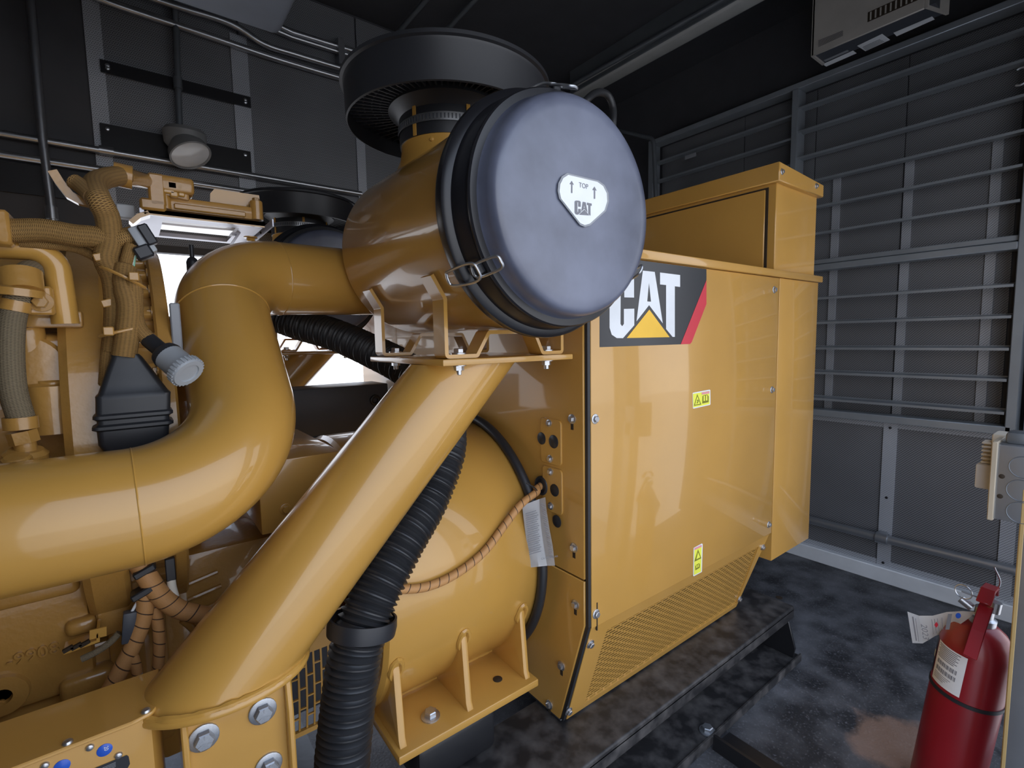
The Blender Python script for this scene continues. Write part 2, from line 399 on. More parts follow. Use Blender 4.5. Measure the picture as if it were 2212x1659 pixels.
# --- right wall: backing, louvre frame and blades, lower panels
wr = struct(MB().box((XR + .06, YN, 0), (XR + .12, YB, ZC)), 'wall_right', 'wall_dark')
for y0, y1 in ((.50, 1.0), (1.0, 1.5), (1.5, 2.0), (2.0, 2.74)):
    MB().box((XR + .052, y0 + .003, 1.06), (XR + .06, y1 - .003, 3.24)).build('lining_sheet', 'perforated_sheet', wr, smooth=0)
for u, v in ((1796, 700), (1947, 700), (2130, 700)):
    y = PX(u, v, XR + .05).y
    MB().box((XR + .042, y - .022, 1.08), (XR + .052, y + .022, 2.62)).build('seam_strip', 'perforated_light', wr, smooth=0)
fx0, fx1 = XR - .09, XR + .02
def frame(lo, hi, nm='louvre_frame'): MB().box(lo, hi).bevel(.004, 1).build(nm, 'blade_metal', wr)
frame((fx0, .44, 3.235), (fx1, 2.76, 3.275)); frame((fx0, .44, 1.04), (fx1, 2.76, 1.085)); frame((fx0, .42, 1.04), (fx1, .465, 3.3)); frame((fx0, 2.735, 1.04), (fx1, 2.78, 3.275))
frame((fx0 - .01, 1.56, 1.085), (fx1, 1.60, 3.235)); frame((fx0, .465, 2.015), (fx1, 2.74, 2.055)); frame((fx0 + .02, .465, 2.06), (fx1, 2.74, 2.09))
blade_me = None
def blade(z, y0, y1):
    q = MB().ribbon([(XR - .085, 0, z - .012), (XR - .085, 0, z), (XR - .045, 0, z + .006), (XR - .005, 0, z), (XR - .005, 0, z + .014)], .006, (0, y1 - y0, 0)).xf(Matrix.Translation((0, y0, 0)))
    q.build('louvre_blade', 'blade_metal', wr, smooth=0)
for z in (3.11, 2.957, 2.785, 2.612, 2.44, 2.265, 1.835, 1.672, 1.502, 1.337, 1.16):
    blade(z, .47, 1.56); blade(z - .03, 1.60, 2.735)
MB().box((XR - .088, 2.32, 3.02), (XR - .086, 2.42, 3.05)).build('maker_label', 'decal_grey', wr, smooth=0)
for y0, y1 in ((-.05, .40), (.46, .955), (1.01, 1.62), (1.68, 2.3), (2.36, 3.2)):
    MB().box((XR - .004, y0, .12), (XR + .004, y1, 1.04)).build('lower_panel', 'perforated_sheet', wr, smooth=0)
for y0, y1 in ((.955, 1.01), (1.62, 1.68), (2.30, 2.36)):
    MB().box((XR - .012, y0 - .008, .10), (XR + .01, y1 + .008, 1.04)).build('seam_strip', 'perforated_light', wr, smooth=0)
    for z in (.12, .55, 1.0): bolt(wr, (XR - .012, (y0 + y1) / 2, z), (-1, 0, 0), .008, 'black_steel', 'round', 'screw')
MB().box((XR - .014, .40, .09), (XR + .01, .462, 1.05)).build('seam_strip', 'perforated_light', wr, smooth=0)
MB().box((XR - .01, -.05, 1.0), (XR + .01, 3.2, 1.045)).build('panel_rail', 'perforated_light', wr, smooth=0)
MB().box((XR - .008, -.05, .10), (XR + .01, 3.2, .135)).build('panel_rail', 'perforated_light', wr, smooth=0)
struct(MB().box((XR - .05, -.05, 0), (XR + .01, 3.25, .10)).bevel(.006, 1), 'baseboard_right', 'white_paint')
MB().box((XR - .03, .02, 1.06), (XR + .05, .40, 3.3)).build('jamb_panel', 'duct_grey', wr, smooth=0)

# ================================================================== GENERATOR HOUSING
XH, YH, YF = 1.093, 1.057, 2.90
ZT, ZB, YBV, ZBV = 1.853, .272, 1.178, .671
XM, XX = 2.345, 2.76                      # end of the main part, end of the extension
gh = thing('generator_housing', 'tall yellow sheet-metal generator housing with logo and slotted lower grille', 'generator', (1.7, 1.9, ZB))
prof = [(YBV + .02, ZB), (YH + .02, ZBV), (YH + .008, ZT), (YF, ZT), (YF, ZBV), (YF - .118, ZB)]
MB().prism([V(XH + .012, y, z) for y, z in prof], V(XM - XH - .03, 0, 0)).build('inner_shell', 'slot_dark', gh, smooth=0)
MB().box((XH + .02, YH - .004, .661), (XM - .008, YH + .006, ZT - .002)).bevel(.003, 2).build('side_panel', 'yellow_sheet', gh)
zs = PX(1262, 1256, XH).z
ep = MB().prism([V(XH, YH + .01, zs + .003), V(XH, YH + .01, ZT), V(XH, YF, ZT), V(XH, YF, zs + .003)], V(.01, 0, 0)).bevel(.002, 1).build('upper_end_panel', 'yellow_sheet', gh)
lp = MB().prism([V(XH, YBV + .012, ZB), V(XH, YH + .01, ZBV), V(XH, YH + .01, zs - .003), V(XH, YF, zs - .003), V(XH, YF, ZB)], V(.01, 0, 0)).bevel(.002, 1).build('lower_end_panel', 'yellow_sheet', gh)
MB().ribbon([V(XH + .006, YBV + .004, ZB), V(XH + .006, YH + .003, ZBV), V(XH + .006, YH + .003, ZT)], .012, (.012, 0, 0)).build('gasket', 'black_rubber', gh)
MB().box((XH - .003, YH - .017, ZT), (XX + .02, YF + .015, ZT + .031)).bevel(.004, 2).build('top_cover', 'yellow_sheet', gh)
MB().box((XM - .002, YH - .004, .522), (XX, YF, ZT - .001)).bevel(.003, 2).build('extension_box', 'yellow_sheet', gh)
MB().box((XM - .015, YH + .002, .66), (XM - .003, YF, ZT - .001)).build('extension_seam', 'slot_dark', gh, smooth=0)
# sloping lower panel with slots
n_sl = V(0, -(ZBV - ZB), -(YBV - YH)).normalized(); up_sl = V(0, YH - YBV, ZBV - ZB).normalized(); P0 = V(0, YH, ZBV)
def SL(u, v, out=0.): return PP(u, v, P0 + n_sl * out, n_sl)
g = [SL(1262, 1514), SL(1310, 1357), SL(1637, 1181), SL(1588, 1305)]
def sl_s(p): return (p - P0).dot(up_sl)          # <=0, along the slope
sb, st = (sl_s(g[0]) + sl_s(g[3])) / 2, (sl_s(g[1]) + sl_s(g[2])) / 2
Lsl = -(ZBV - ZB) / up_sl.z
def slp(x, s_, out=0.): return V(x, 0, 0) + P0 + up_sl * s_ + n_sl * out
def xl(s_): w = (s_ - sb) / (st - sb); return g[0].x + (g[1].x - g[0].x) * w
def xr(s_): w = (s_ - sb) / (st - sb); return g[3].x + (g[2].x - g[3].x) * w
x0b, x1b, x0t, x1t = XH + .02, 2.26, XH + .02, XM - .02
def border(poly): return MB().prism([slp(x, s_, -.004) for x, s_ in poly], n_sl * .008)
for poly in ([(x0b, Lsl), (xl(Lsl), Lsl), (xl(0), 0), (x0t, 0)], [(xr(Lsl), Lsl), (x1b, Lsl), (x1t, 0), (xr(0), 0)],
             [(xl(Lsl), Lsl), (xr(Lsl), Lsl), (xr(sb), sb), (xl(sb), sb)], [(xl(st), st), (xr(st), st), (xr(0), 0), (xl(0), 0)]):
    border(poly).build('lower_panel_border', 'yellow_sheet', gh, smooth=0)
q = MB(); rows = 27; ph = (st - sb) / rows
for i in range(rows):
    s0 = sb + ph * i; s1 = s0 + ph * .56; s2 = s0 + ph
    q.prism([slp(xl(s1), s1, -.003), slp(xr(s1), s1, -.003), slp(xr(s2), s2, -.003), slp(xl(s2), s2, -.003)], n_sl * .0018)
    x = xl(s0) + (.0 if i % 2 else .020); k = 0
    while x < xr(s0) - .01:
        q.prism([slp(x, s0, -.003), slp(x + .009, s0, -.003), slp(x + .009, s1, -.003), slp(x, s1, -.003)], n_sl * .0018); x += .040
q.build('slotted_grille', 'yellow_sheet', gh, smooth=0, kind='stuff')
# roof junction box
jb = MB().box((2.32, YH + .012, ZT + .031), (2.745, 2.72, 2.30)).bevel(.003, 1).build('junction_box', 'yellow_sheet', gh)
MB().prism([V(2.295, YH - .01, 2.268), V(2.765, YH - .01, 2.268), V(2.765, YH - .01, 2.328), V(2.295, YH - .01, 2.35)], V(0, 1.72, 0)).bevel(.004, 1).build('box_lid', 'yellow_sheet', jb)
dy = PX(1652, 480, 2.315).y
MB().box((2.311, dy, ZT + .041), (2.321, 2.64, 2.248)).bevel(.003, 1).build('box_door', 'yellow_sheet', jb)
MB().box((2.315, dy - .012, ZT + .035), (2.3212, 2.65, 2.256)).build('door_gap', 'slot_dark', jb, smooth=0)
bolt(jb, PX(1600, 410, 2.311), (-1, 0, 0), .009, 'zinc', 'round', 'screw')
for u, v in ((1689, 371), (1763, 402)): bolt(jb, PY(u, v, YH - .01), (0, -1, 0), .009, 'zinc', 'hex', 'screw')
for u, v in ((1285, 905), (1287, 1326), (1660, 1133), (1667, 842), (1672, 626)): bolt(gh, PY(u, v, YH - .004), (0, -1, 0), .0105, 'zinc')
for u, v in ((1236, 905), (1240, 1183), (1243, 1306), (1213, 1438), (1187, 1522)):
    p = PX(u, v, XH); bolt(gh, p, (-1, 0, 0), .0105, 'zinc')
    MB().box((p.x - .001, p.y - .006, p.z - .035), (p.x + .004, p.y + .006, p.z - .012)).build('slot', 'slot_dark', gh, smooth=0)
for u, v in ((1275, 1391), (1228, 1536), (1647, 1182), (1597, 1294)): bolt(gh, SL(u, v, .004), n_sl, .0105, 'zinc')
for (u, va, vb) in ((1290, 1302, 1318), (1290, 1336, 1362)):
    a, c = PY(u, va, YH - .005), PY(u, vb, YH - .005); MB().box((a.x - .002, YH - .0055, c.z), (a.x + .002, YH, a.z)).build('slot', 'slot_dark', gh, smooth=0)
# access plates, plugs and grommet on the end panel
def rrect(c, ax, ay, w, h, r, n=5):
    pts = []
    for sx, sy, a0 in ((1, 1, 0), (-1, 1, 90), (-1, -1, 180), (1, -1, 270)):
        for k in range(n + 1):
            a = math.radians(a0 + 90 * k / n); pts.append(c + ax * (sx * (w / 2 - r) + r * math.cos(a)) + ay * (sy * (h / 2 - r) + r * math.sin(a)))
    return pts
for (u0, v0, u1, v1, scr) in ((1170, 905, 1214, 1002, ((1186, 914), (1188, 991))), (1174, 1010, 1216, 1106, ((1189, 1019), (1190, 1093)))):
    c0, c1 = PX(u0, (v0 + v1) / 2, XH), PX(u1, (v0 + v1) / 2, XH); cc = PX((u0 + u1) / 2, (v0 + v1) / 2, XH); zz = PX((u0 + u1) / 2, v0, XH).z - PX((u0 + u1) / 2, v1, XH).z
    o = MB().prism(rrect(V(XH - .006, cc.y, cc.z), V(0, 1, 0), V(0, 0, 1), abs(c0.y - c1.y), zz, .015), V(.007, 0, 0)).bevel(.0015, 1).build('access_plate', 'yellow_sheet', gh)
    for u, v in scr: bolt(o, PX(u, v, XH - .006), (-1, 0, 0), .0085, 'zinc', 'hex', 'screw')
for u, v, r in ((1170, 947, .021), (1196, 954, .0225), (1198, 1059, .021), (1203, 1126, .021)): bolt(gh, PX(u, v, XH - .006), (-1, 0, 0), r, 'black_rubber', 'disc', 'hole_plug')
GR = PX(1170, 1049, XH - .004)
q = MB(); q.tube([GR + V(0, math.cos(a) * .027, math.sin(a) * .027) for a in [2 * math.pi * k / 28 for k in range(28)]], .007, 8, closed=True); q.build('grommet', 'black_rubber', gh)
bolt(gh, GR + V(.001, 0, 0), (-1, 0, 0), .026, 'black_rubber', 'disc', 'cable_hole')
# logo
def z1(x, y, Y): return PY(1240 + x / 3.6875, 350 + y / 3.6875, Y)
yl = YH - .0042
LG = {'black': [[(203, 740), (1055, 853), (1055, 940), (850, 1452), (203, 1475)]],
      'red': [[(1055, 940), (1055, 1130), (938, 1435), (925, 1449), (850, 1452)]],
      'white': [[(283, 900), (300, 862), (340, 842), (420, 840), (460, 855), (478, 890), (478, 1080), (400, 1078), (400, 910), (385, 895), (372, 910), (370, 1290), (383, 1308), (397, 1290), (397, 1170), (480, 1168), (480, 1300), (390, 1403), (340, 1402), (300, 1375), (283, 1320)],
                [(548, 865), (597, 870), (597, 965), (583, 1110), (598, 1112), (598, 1140), (497, 1270)], [(597, 870), (643, 875), (707, 1285), (598, 1140), (598, 1112), (613, 1112), (597, 965)],
                [(685, 880), (845, 900), (845, 995), (803, 990), (803, 1393), (785, 1393), (733, 1330), (733, 980), (685, 975)]],
      'yellow': [[(600, 1175), (762, 1395), (420, 1402)]]}
lgo = flat([[z1(*p, yl) for p in LG['black'][0]]], 'logo_panel', 'decal_black', gh)
flat([[z1(*p, yl - .0008) for p in P] for P in LG['red']], 'logo_stripe', 'decal_red', lgo)
for P, nm in zip(LG['white'], ('letter_c', 'letter_a_left', 'letter_a_right', 'letter_t')): flat([[z1(*p, yl - .0008) for p in P]], 'logo_letter', 'decal_white', lgo)
flat([[z1(*p, yl - .0008) for p in LG['yellow'][0]]], 'logo_triangle', 'decal_yellow', lgo)
# warning labels
def lab(off, sc, items, base, bmat, nm):
    f = lambda x, y, k: PY(off[0] + x / sc, off[1] + y / sc, yl - .0006 * k)
    o = flat([[f(x, y, 1) for x, y in base]], nm, 'decal_white', gh)
    for k, mat, P in items: flat([[f(x, y, 1 + k) for x, y in P]], 'label_print', mat, o)
lab((1480, 830), 23.7, [(1, 'label_yellow', [(405, 490), (1250, 340), (1262, 1010), (420, 1200)]), (2, 'label_pink', [(850, 420), (1245, 350), (1245, 470), (850, 535)]),
    (2, 'label_olive', [(625, 500), (830, 1040), (450, 1110)]), (3, 'label_yellow', [(627, 610), (765, 1000), (500, 1050)]), (4, 'label_olive', [(600, 800), (690, 790), (690, 900), (620, 1000), (590, 960), (640, 880)]),
    (2, 'label_olive', [(890, 620), (960, 560), (1140, 530), (1205, 620), (1205, 920), (880, 990)]), (3, 'label_yellow', [(940, 590), (1020, 580), (1020, 850), (940, 860)]), (3, 'label_yellow', [(1065, 570), (1140, 560), (1140, 830), (1065, 840)])],
    [(380, 460), (420, 430), (1250, 275), (1290, 300), (1295, 1020), (1270, 1060), (430, 1250), (395, 1220)], '', 'warning_label')
lab((1480, 1160), 16.59, [(1, 'label_yellow', [(335, 400), (595, 280), (575, 1240), (315, 1370)]), (2, 'label_pink', [(335, 400), (595, 280), (593, 350), (335, 475)]),
    (2, 'label_olive', [(465, 445), (580, 760), (330, 890)]), (3, 'label_yellow', [(462, 540), (540, 730), (400, 800)]), (2, 'label_olive', [(370, 1050), (420, 990), (500, 940), (530, 980), (525, 1100), (370, 1195)]), (3, 'label_yellow', [(400, 1030), (445, 995), (440, 1100), (400, 1120)]), (3, 'label_yellow', [(460, 985), (495, 965), (490, 1070), (460, 1090)])],
    [(305, 390), (600, 230), (630, 260), (600, 1250), (310, 1410), (285, 1390)], '', 'warning_label')

# ================================================================== SKID FRAME
sk = thing('base_frame', 'long black steel skid rail with open channel under the yellow housing', 'frame', (1.0, 1.1, 0))
XE = 2.50
MB().box((-1.6, 1.005, .236), (XE, 1.32, .264)).bevel(.008, 3).build('top_flange', 'rail_steel', sk)
MB().box((-1.6, 1.005, .20), (XE, 1.023, .254)).bevel(.006, 2).build('flange_lip', 'rail_steel', sk)
MB().box((-1.6, 1.145, .012), (XE - .05, 1.17, .24)).build('web', 'black_steel', sk)
MB().box((-1.6, .968, .012), (XE - .01, 1.17, .03)).bevel(.003, 1).build('bottom_flange', 'rail_steel', sk)
MB().box((-1.6, .962, .0), (XE - .005, .972, .038)).bevel(.002, 1).build('bottom_lip', 'rail_steel', sk)
MB().prism([V(XE - .06, 1.15, .03), V(XE - .06, .98, .032), V(XE - .06, .972, .08), V(XE - .06, 1.008, .21), V(XE - .06, 1.15, .236)], V(.012, 0, 0)).bevel(.002, 1).build('end_gusset', 'black_steel', sk)
MB().box((XH, 1.184, .264), (2.27, 2.7, ZB)).bevel(.003, 1).build('seat_strip', 'black_steel', sk)
MB().box((-1.6, 2.75, 0), (XE, 3.05, .264)).bevel(.006, 1).build('far_rail', 'rail_steel', sk)
for x in (-.9, .3, 1.5): MB().box((x, 1.15, .04), (x + .1, 2.75, .2)).build('cross_member', 'black_steel', sk)
for u, v in ((1528, 1580),): bolt(sk, PZ(u, v, .03), (0, 0, 1), .021, 'galvanised', 'hex')
bolt(sk, PY(1478, 1544, 1.145), (0, -1, 0), .021, 'black_steel', 'hex')
q = MB().lathe([(0, 0), (.016, 0), (.016, .0012), (0, .0012)], PZ(1683, 1291, .2645), (0, 0, 1), 20); q.build('drain_hole', 'slot_dark', sk)
a = PZ(1530, 1600, .006)
fb = thing('floor_bracket', 'black angle bracket on the floor beside the skid rail', 'bracket', (a.x, a.y, 0))
MB().box((a.x - .02, .70, 0), (a.x + .10, .948, .01)).build('foot_plate', 'black_steel', fb)
MB().box((a.x - .02, .70, .01), (a.x - .008, .948, .06)).build('upright', 'black_steel', fb)

# ================================================================== ALTERNATOR
AY, AZ, AR = 1.68, .83, .452
al = thing('alternator', 'smooth yellow alternator drum with bolted foot beside the housing', 'alternator', (.75, AY, .3))
MB().lathe([(.30, .492), (AR - .012, .492), (AR, .504), (AR, 1.055), (AR - .01, 1.068), (.3, 1.068)], (0, AY, AZ), (1, 0, 0), 96).build('drum', 'yellow_paint', al)
arc = [V(1.046, AY + .466 * math.cos(a), AZ + .466 * math.sin(a)) for a in [math.radians(80 + 190 * k / 60) for k in range(61)]]
MB().tube(arc, .017, 12).build('edge_trim', 'black_rubber', al)
FZ = .452
ft = MB().box((.505, 1.203, FZ - .026), (1.012, 1.50, FZ)).bevel(.004, 2).build('mounting_foot', 'yellow_paint', al)
def on_drum_y(z): return AY - math.sqrt(max(0, AR * AR - (z - AZ) ** 2))
for x in (.53, .755, .985):
    zt = .69
    o = MB().prism([V(x - .011, 1.225, FZ - .002), V(x - .011, 1.205 + .03, FZ + .02), V(x - .011, on_drum_y(zt) + .005, zt), V(x - .011, on_drum_y(.60) + .03, .60), V(x - .011, on_drum_y(FZ) + .02, FZ - .002)], V(.022, 0, 0)).bevel(.003, 2).build('gusset', 'yellow_paint', ft)
    yy = on_drum_y(zt); random.seed(int(x * 99))
    w = [V(x + .018 * math.cos(t), on_drum_y(zt - .02 + .035 * math.sin(t)) - .002, zt - .02 + .035 * math.sin(t)) for t in [k * .4 for k in range(16)]]
    MB().tube(w, [.006 + .003 * random.random() for _ in w], 6, closed=True).build('weld_bead', 'yellow_paint', o)
wl = [V(.52 + .48 * k / 40, on_drum_y(FZ) - .004, FZ + .003) for k in range(41)]
MB().tube(wl, [.007 + .003 * random.random() for _ in wl], 6).build('weld_bead', 'yellow_paint', ft)
bolt(ft, PZ(930, 1548, FZ), (0, 0, 1), .0195, 'zinc', 'hex')
bolt(ft, PZ(1075, 1467, FZ + .0005), (0, 0, 1), .016, 'slot_dark', 'disc', 'bolt_hole')
mt = thing('vibration_mount', 'black block-shaped vibration mount under the yellow alternator foot', 'mount', (.72, 1.33, .264))
MB().box((.58, 1.24, .264), (.86, 1.48, .40)).bevel(.02, 2).build('mount_body', 'black_steel', mt)
MB().box((.62, 1.26, .40), (.82, 1.46, FZ - .026)).bevel(.006, 1).build('mount_pad', 'black_rubber', mt)

# ================================================================== AIR CLEANERS
AC = V(.82, 0, 1.892); OFFY = 1.63
def mini_logo(parent, org, xd, zd, w, h):
    xs = [p[0] for P in LG['white'] for p in P]; ys = [p[1] for P in LG['white'] for p in P]
    for P in LG['white'] + LG['yellow']:
        flat([[Vector(org) + Vector(xd) * ((x - min(xs)) / (max(xs) - min(xs)) * w) + Vector(zd) * ((max(ys) - y + .13 * (x - 283) - 40) / (max(ys) - min(ys)) * h) for x, y in P]], 'logo_print', 'paper_print', parent)
def cleaner(label, mirror):
    my = (lambda y: y) if not mirror else (lambda y: y + OFFY)
    sg = 1
    t = thing('air_cleaner', label, 'air cleaner', (.8, my(1.3), 1.627), 'air cleaners above the alternator')
    AC = V(.785, 0, 1.892) if mirror else V(.82, 0, 1.892)
    def L(prof, mat, name, par=None, n=96): return MB().lathe([(r, my(y)) for r, y in prof], AC, (0, 1, 0), n).build(name, mat, par or t)
    L([(.0, 1.636), (.20, 1.634), (.245, 1.628), (.262, 1.615), (.266, 1.595), (.265, 1.2), (.265, .985), (.269, .98), (.269, .972), (.265, .967), (.265, .93)], 'yellow_paint', 'body')
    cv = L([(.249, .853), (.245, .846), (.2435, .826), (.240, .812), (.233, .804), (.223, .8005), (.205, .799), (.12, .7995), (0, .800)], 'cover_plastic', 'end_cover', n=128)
    L([(.266, .958), (.287, .953), (.2915, .940), (.290, .924), (.283, .917), (.272, .914), (.2705, .905), (.266, .873), (.2635, .868), (.2668, .862), (.2668, .857), (.2635, .853), (.248, .852)], 'black_gloss', 'cover_skirt', cv, n=128)
    for ph in ((212, 332, 92) if not mirror else (212,)):
        a = math.radians(ph); er = V(math.cos(a), 0, math.sin(a)); et = V(-math.sin(a), 0, math.cos(a))
        def LP(r, y, s_): return V(AC.x, my(y), AC.z) + er * r + et * s_
        w1 = [LP(.300, .958, -.016), LP(.302, .962, 0), LP(.300, .958, .016), LP(.292, .90, .021), LP(.283, .872, .017), LP(.282, .866, 0), LP(.283, .872, -.017), LP(.292, .90, -.021)]
        o = MB().tube(spline(w1 + [w1[0]], 5)[:-1], .0032, 8, closed=True).build('latch', 'zinc', cv)
        w2 = [LP(.284, .880, -.013), LP(.284, .880, .013), LP(.268, .84, .015), LP(.258, .818, .012), LP(.258, .814, 0), LP(.258, .818, -.012), LP(.268, .84, -.015)]
        MB().tube(spline(w2 + [w2[0]], 5)[:-1], .0032, 8, closed=True).build('latch_lever', 'zinc', o)
        MB().obox(LP(.272, .885, 0), (er, et, (0, 1, 0)), (.010, .012, .018)).bevel(.003, 1).build('latch_hook', 'black_plastic', o)
    nx, ny = AC.x + .035, my(1.43)
    def N(prof, mat, name, par=None, n=80): return MB().lathe(prof, (nx, ny, 0), (0, 0, 1), n).build(name, mat, par or t)
    N([(.20, 2.06), (.172, 2.12), (.155, 2.16), (.150, 2.185), (.150, 2.212), (.144, 2.212)], 'yellow_paint', 'inlet_neck')
    rc = N([(0, 2.405), (.285, 2.402), (.314, 2.398), (.3265, 2.390), (.3265, 2.380), (.318, 2.377), (.316, 2.37), (.313, 2.272), (.308, 2.270), (.308, 2.365), (0, 2.375)], 'black_plastic', 'rain_cap', n=128)
    N([(.148, 2.205), (.153, 2.205), (.154, 2.285), (.168, 2.300), (.186, 2.312), (.186, 2.372)], 'black_plastic', 'cap_sleeve', rc)
    q = MB(); q.lathe([(.1575, 2.238), (.1575, 2.262), (.154, 2.262)], (nx, ny, 0), (0, 0, 1), 80)
    q.build('band_clamp', 'zinc', rc)
    q = MB()
    for k in range(90):
        a = 2 * math.pi * k / 90; er = V(math.cos(a), math.sin(a), 0); et = V(-er.y, er.x, 0)
        q.obox(V(nx, ny, 2.25) + er * .1578, (er, et + V(0, 0, .15), (0, 0, 1)), (.0006, .0022, .007))
    q.build('clamp_slots', 'dark_grey_paint', rc, smooth=0, kind='stuff')
    q = MB()
    for k in range(72):
        a = 2 * math.pi * k / 72; er = V(math.cos(a), math.sin(a), 0); et = V(-er.y, er.x, 0)
        q.obox(V(nx, ny, 2.325) + er * .247, (er, et, (0, 0, 1)), (.062, .0022, .006))
    for r in (.21, .235, .26, .285): q.tube([V(nx + r * math.cos(a), ny + r * math.sin(a), 2.325) for a in [2 * math.pi * k / 64 for k in range(64)]], .0025, 6, closed=True)
    q.build('inlet_screen', 'black_plastic', rc, smooth=0, kind='stuff')
    for a in (200, 262, 320):
        er = V(math.cos(math.radians(a)), sg * math.sin(math.radians(a)), 0)
        MB().obox(V(nx, ny, 2.25) + er * .156, (er, V(-er.y, er.x, 0), (0, 0, 1)), (.0012, .006, .045)).build('neck_tab', 'yellow_paint', t)
        er2 = V(math.cos(math.radians(a + 20)), sg * math.sin(math.radians(a + 20)), 0)
        bolt(t, V(nx, ny, 2.188) + er2 * .150, er2, .007, 'yellow_paint', 'round', 'rivet')
    return t, cv
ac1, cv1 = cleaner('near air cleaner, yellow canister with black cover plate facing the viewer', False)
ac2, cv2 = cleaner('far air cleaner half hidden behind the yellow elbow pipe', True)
def z8(x, y, Y): return PY(1180 + x / 10.37, 360 + y / 10.37, Y)
OUT = [(480, 190), (1130, 345), (1260, 440), (1340, 600), (1350, 780), (1290, 980), (960, 1280), (850, 1312), (750, 1270), (320, 720), (285, 560), (300, 400), (370, 260)]
ctr = (820, 740)
big = [(ctr[0] + (x - ctr[0]) * 1.075, ctr[1] + (y - ctr[1]) * 1.075) for x, y in OUT]
pl = MB().prism([z8(x, y, .797) for x, y in big], V(0, -.002, 0)).build('label_rim', 'decal_grey', cv1, smooth=0)
lb = MB().prism([z8(x, y, .7955) for x, y in OUT], V(0, -.002, 0)).build('cover_label', 'decal_white', cv1, smooth=0)
Yt = .7928
for dx, dy_ in ((0, 0), (510, 130)):
    flat([[z8(x + dx, y + dy_, Yt) for x, y in ((572, 315), (622, 412), (588, 395), (588, 590), (558, 590), (560, 395), (522, 392))]], 'arrow_print', 'paper_print', cv1)
a = z8(735, 455, Yt); c = z8(920, 485, Yt)
text('TOP', a, (1, 0, 0), (0, 0, 1), .0105, 'paper_print', 'label_text', cv1)
a = z8(640, 1080, Yt); c = z8(1020, 1080, Yt)
mini_logo(cv1, V(a.x, Yt, z8(640, 1045, Yt).z), (1, 0, 0), (0, 0, 1), c.x - a.x, z8(640, 730, Yt).z - z8(640, 1045, Yt).z)

# --- stands
def stand(label, cy, sgn):
    t = thing('cleaner_stand', label, 'stand', (.125, cy, .872), 'leaning tube stands under the air cleaners')
    r = .115; b0, b1 = V(.114, cy, .885), V(.745, cy, 1.536); k = math.sin(math.atan2(b1.z - b0.z, b1.x - b0.x))
    rings = []
    for i in range(25):
        c = b0.lerp(b1, i / 24); rings.append([c + V(r / k * math.cos(a), r * math.sin(a), 0) for a in [2 * math.pi * j / 64 for j in range(64)]])
    MB().ring_loft(rings).build('tube', 'yellow_paint', t)
    q = MB(); rr = [[V(.114 + (r / k + e) * math.cos(a), cy + (r + e) * math.sin(a), z) for a in [2 * math.pi * j / 64 for j in range(64)]] for e, z in ((.0, .872), (.008, .872), (.010, .876), (.010, .882), (.007, .886), (0, .887))]
    q.ring_loft(rr).build('base_flange', 'yellow_paint', t)
    random.seed(3)
    w = [V(.114 + (r / k + .002) * math.cos(a), cy + (r + .003) * math.sin(a), .889) for a in [2 * math.pi * j / 90 for j in range(90)]]
    MB().tube(w, [.004 + .0035 * random.random() for _ in w], 6, closed=True).build('weld_bead', 'yellow_paint', t)
    y0, y1 = (1.048, 1.512) if sgn > 0 else (1.048 + OFFY, 1.512 + OFFY)
    tp = MB().box((.594, y0, 1.536), (1.032, y1, 1.552)).bevel(.003, 2).build('top_plate', 'yellow_paint', t)
    for ys in (y0 + .012, y1 - .07):
        pts = [(.578, 1.755), (.612, 1.70), (.612, 1.558), (.702, 1.558), (.74, 1.618), (.895, 1.618), (.925, 1.558), (1.0, 1.558), (1.0, 1.68), (1.04, 1.712)]
        pts = [(x - (0 if sgn > 0 else .035), z) for x, z in pts]
        pts = fillet([V(x, ys, z) for x, z in pts], .008, 3)
        st_ = MB().ribbon(pts, .010, (0, .055, 0)).build('cradle_strap', 'yellow_paint', t, smooth=50)
        for x in ((.662, .962) if sgn > 0 else (.627, .927)):
            bolt(st_, (x, ys + .028, 1.563), (0, 0, 1), .0135, 'zinc', 'hex'); bolt(st_, (x, ys + .028, 1.536), (0, 0, -1), .0135, 'zinc', 'nut', 'nut')
    return t
stand('near leaning yellow tube stand carrying the air cleaner', 1.19, 1)
stand('far leaning yellow tube stand seen between the pipes', 1.19 + OFFY, -1)

# --- the S-shaped pipe
path = fillet([V(.80, 1.80, 1.815), V(.208, 1.70, 1.80), V(.208, 1.20, 1.285), V(-1.5, 1.20, 1.285)], [.20, .24], 20)
pp_ = thing('intake_pipe', 'thick glossy yellow S-shaped pipe bending down across the engine', 'pipe', (-.3, 1.25, 1.17))
MB().tube(path, .115, 64).build('pipe_body', 'yellow_paint', pp_)
def ring_at(i, R_, rr, nm):
    tg = (path[i + 1] - path[i]).normalized(); ref = V(0, 0, 1) if abs(tg.z) < .8 else V(1, 0, 0); e1 = (ref - tg * ref.dot(tg)).normalized(); e2 = tg.cross(e1)
    MB().tube([path[i] + (e1 * math.cos(a) + e2 * math.sin(a)) * R_ for a in [2 * math.pi * k / 64 for k in range(64)]], rr, 6, closed=True).build(nm, 'yellow_paint', pp_)
ring_at(1, .1145, .002, 'weld_seam'); ring_at(21, .1145, .0028, 'weld_seam'); ring_at(len(path) - 3, .1145, .0018, 'weld_seam')

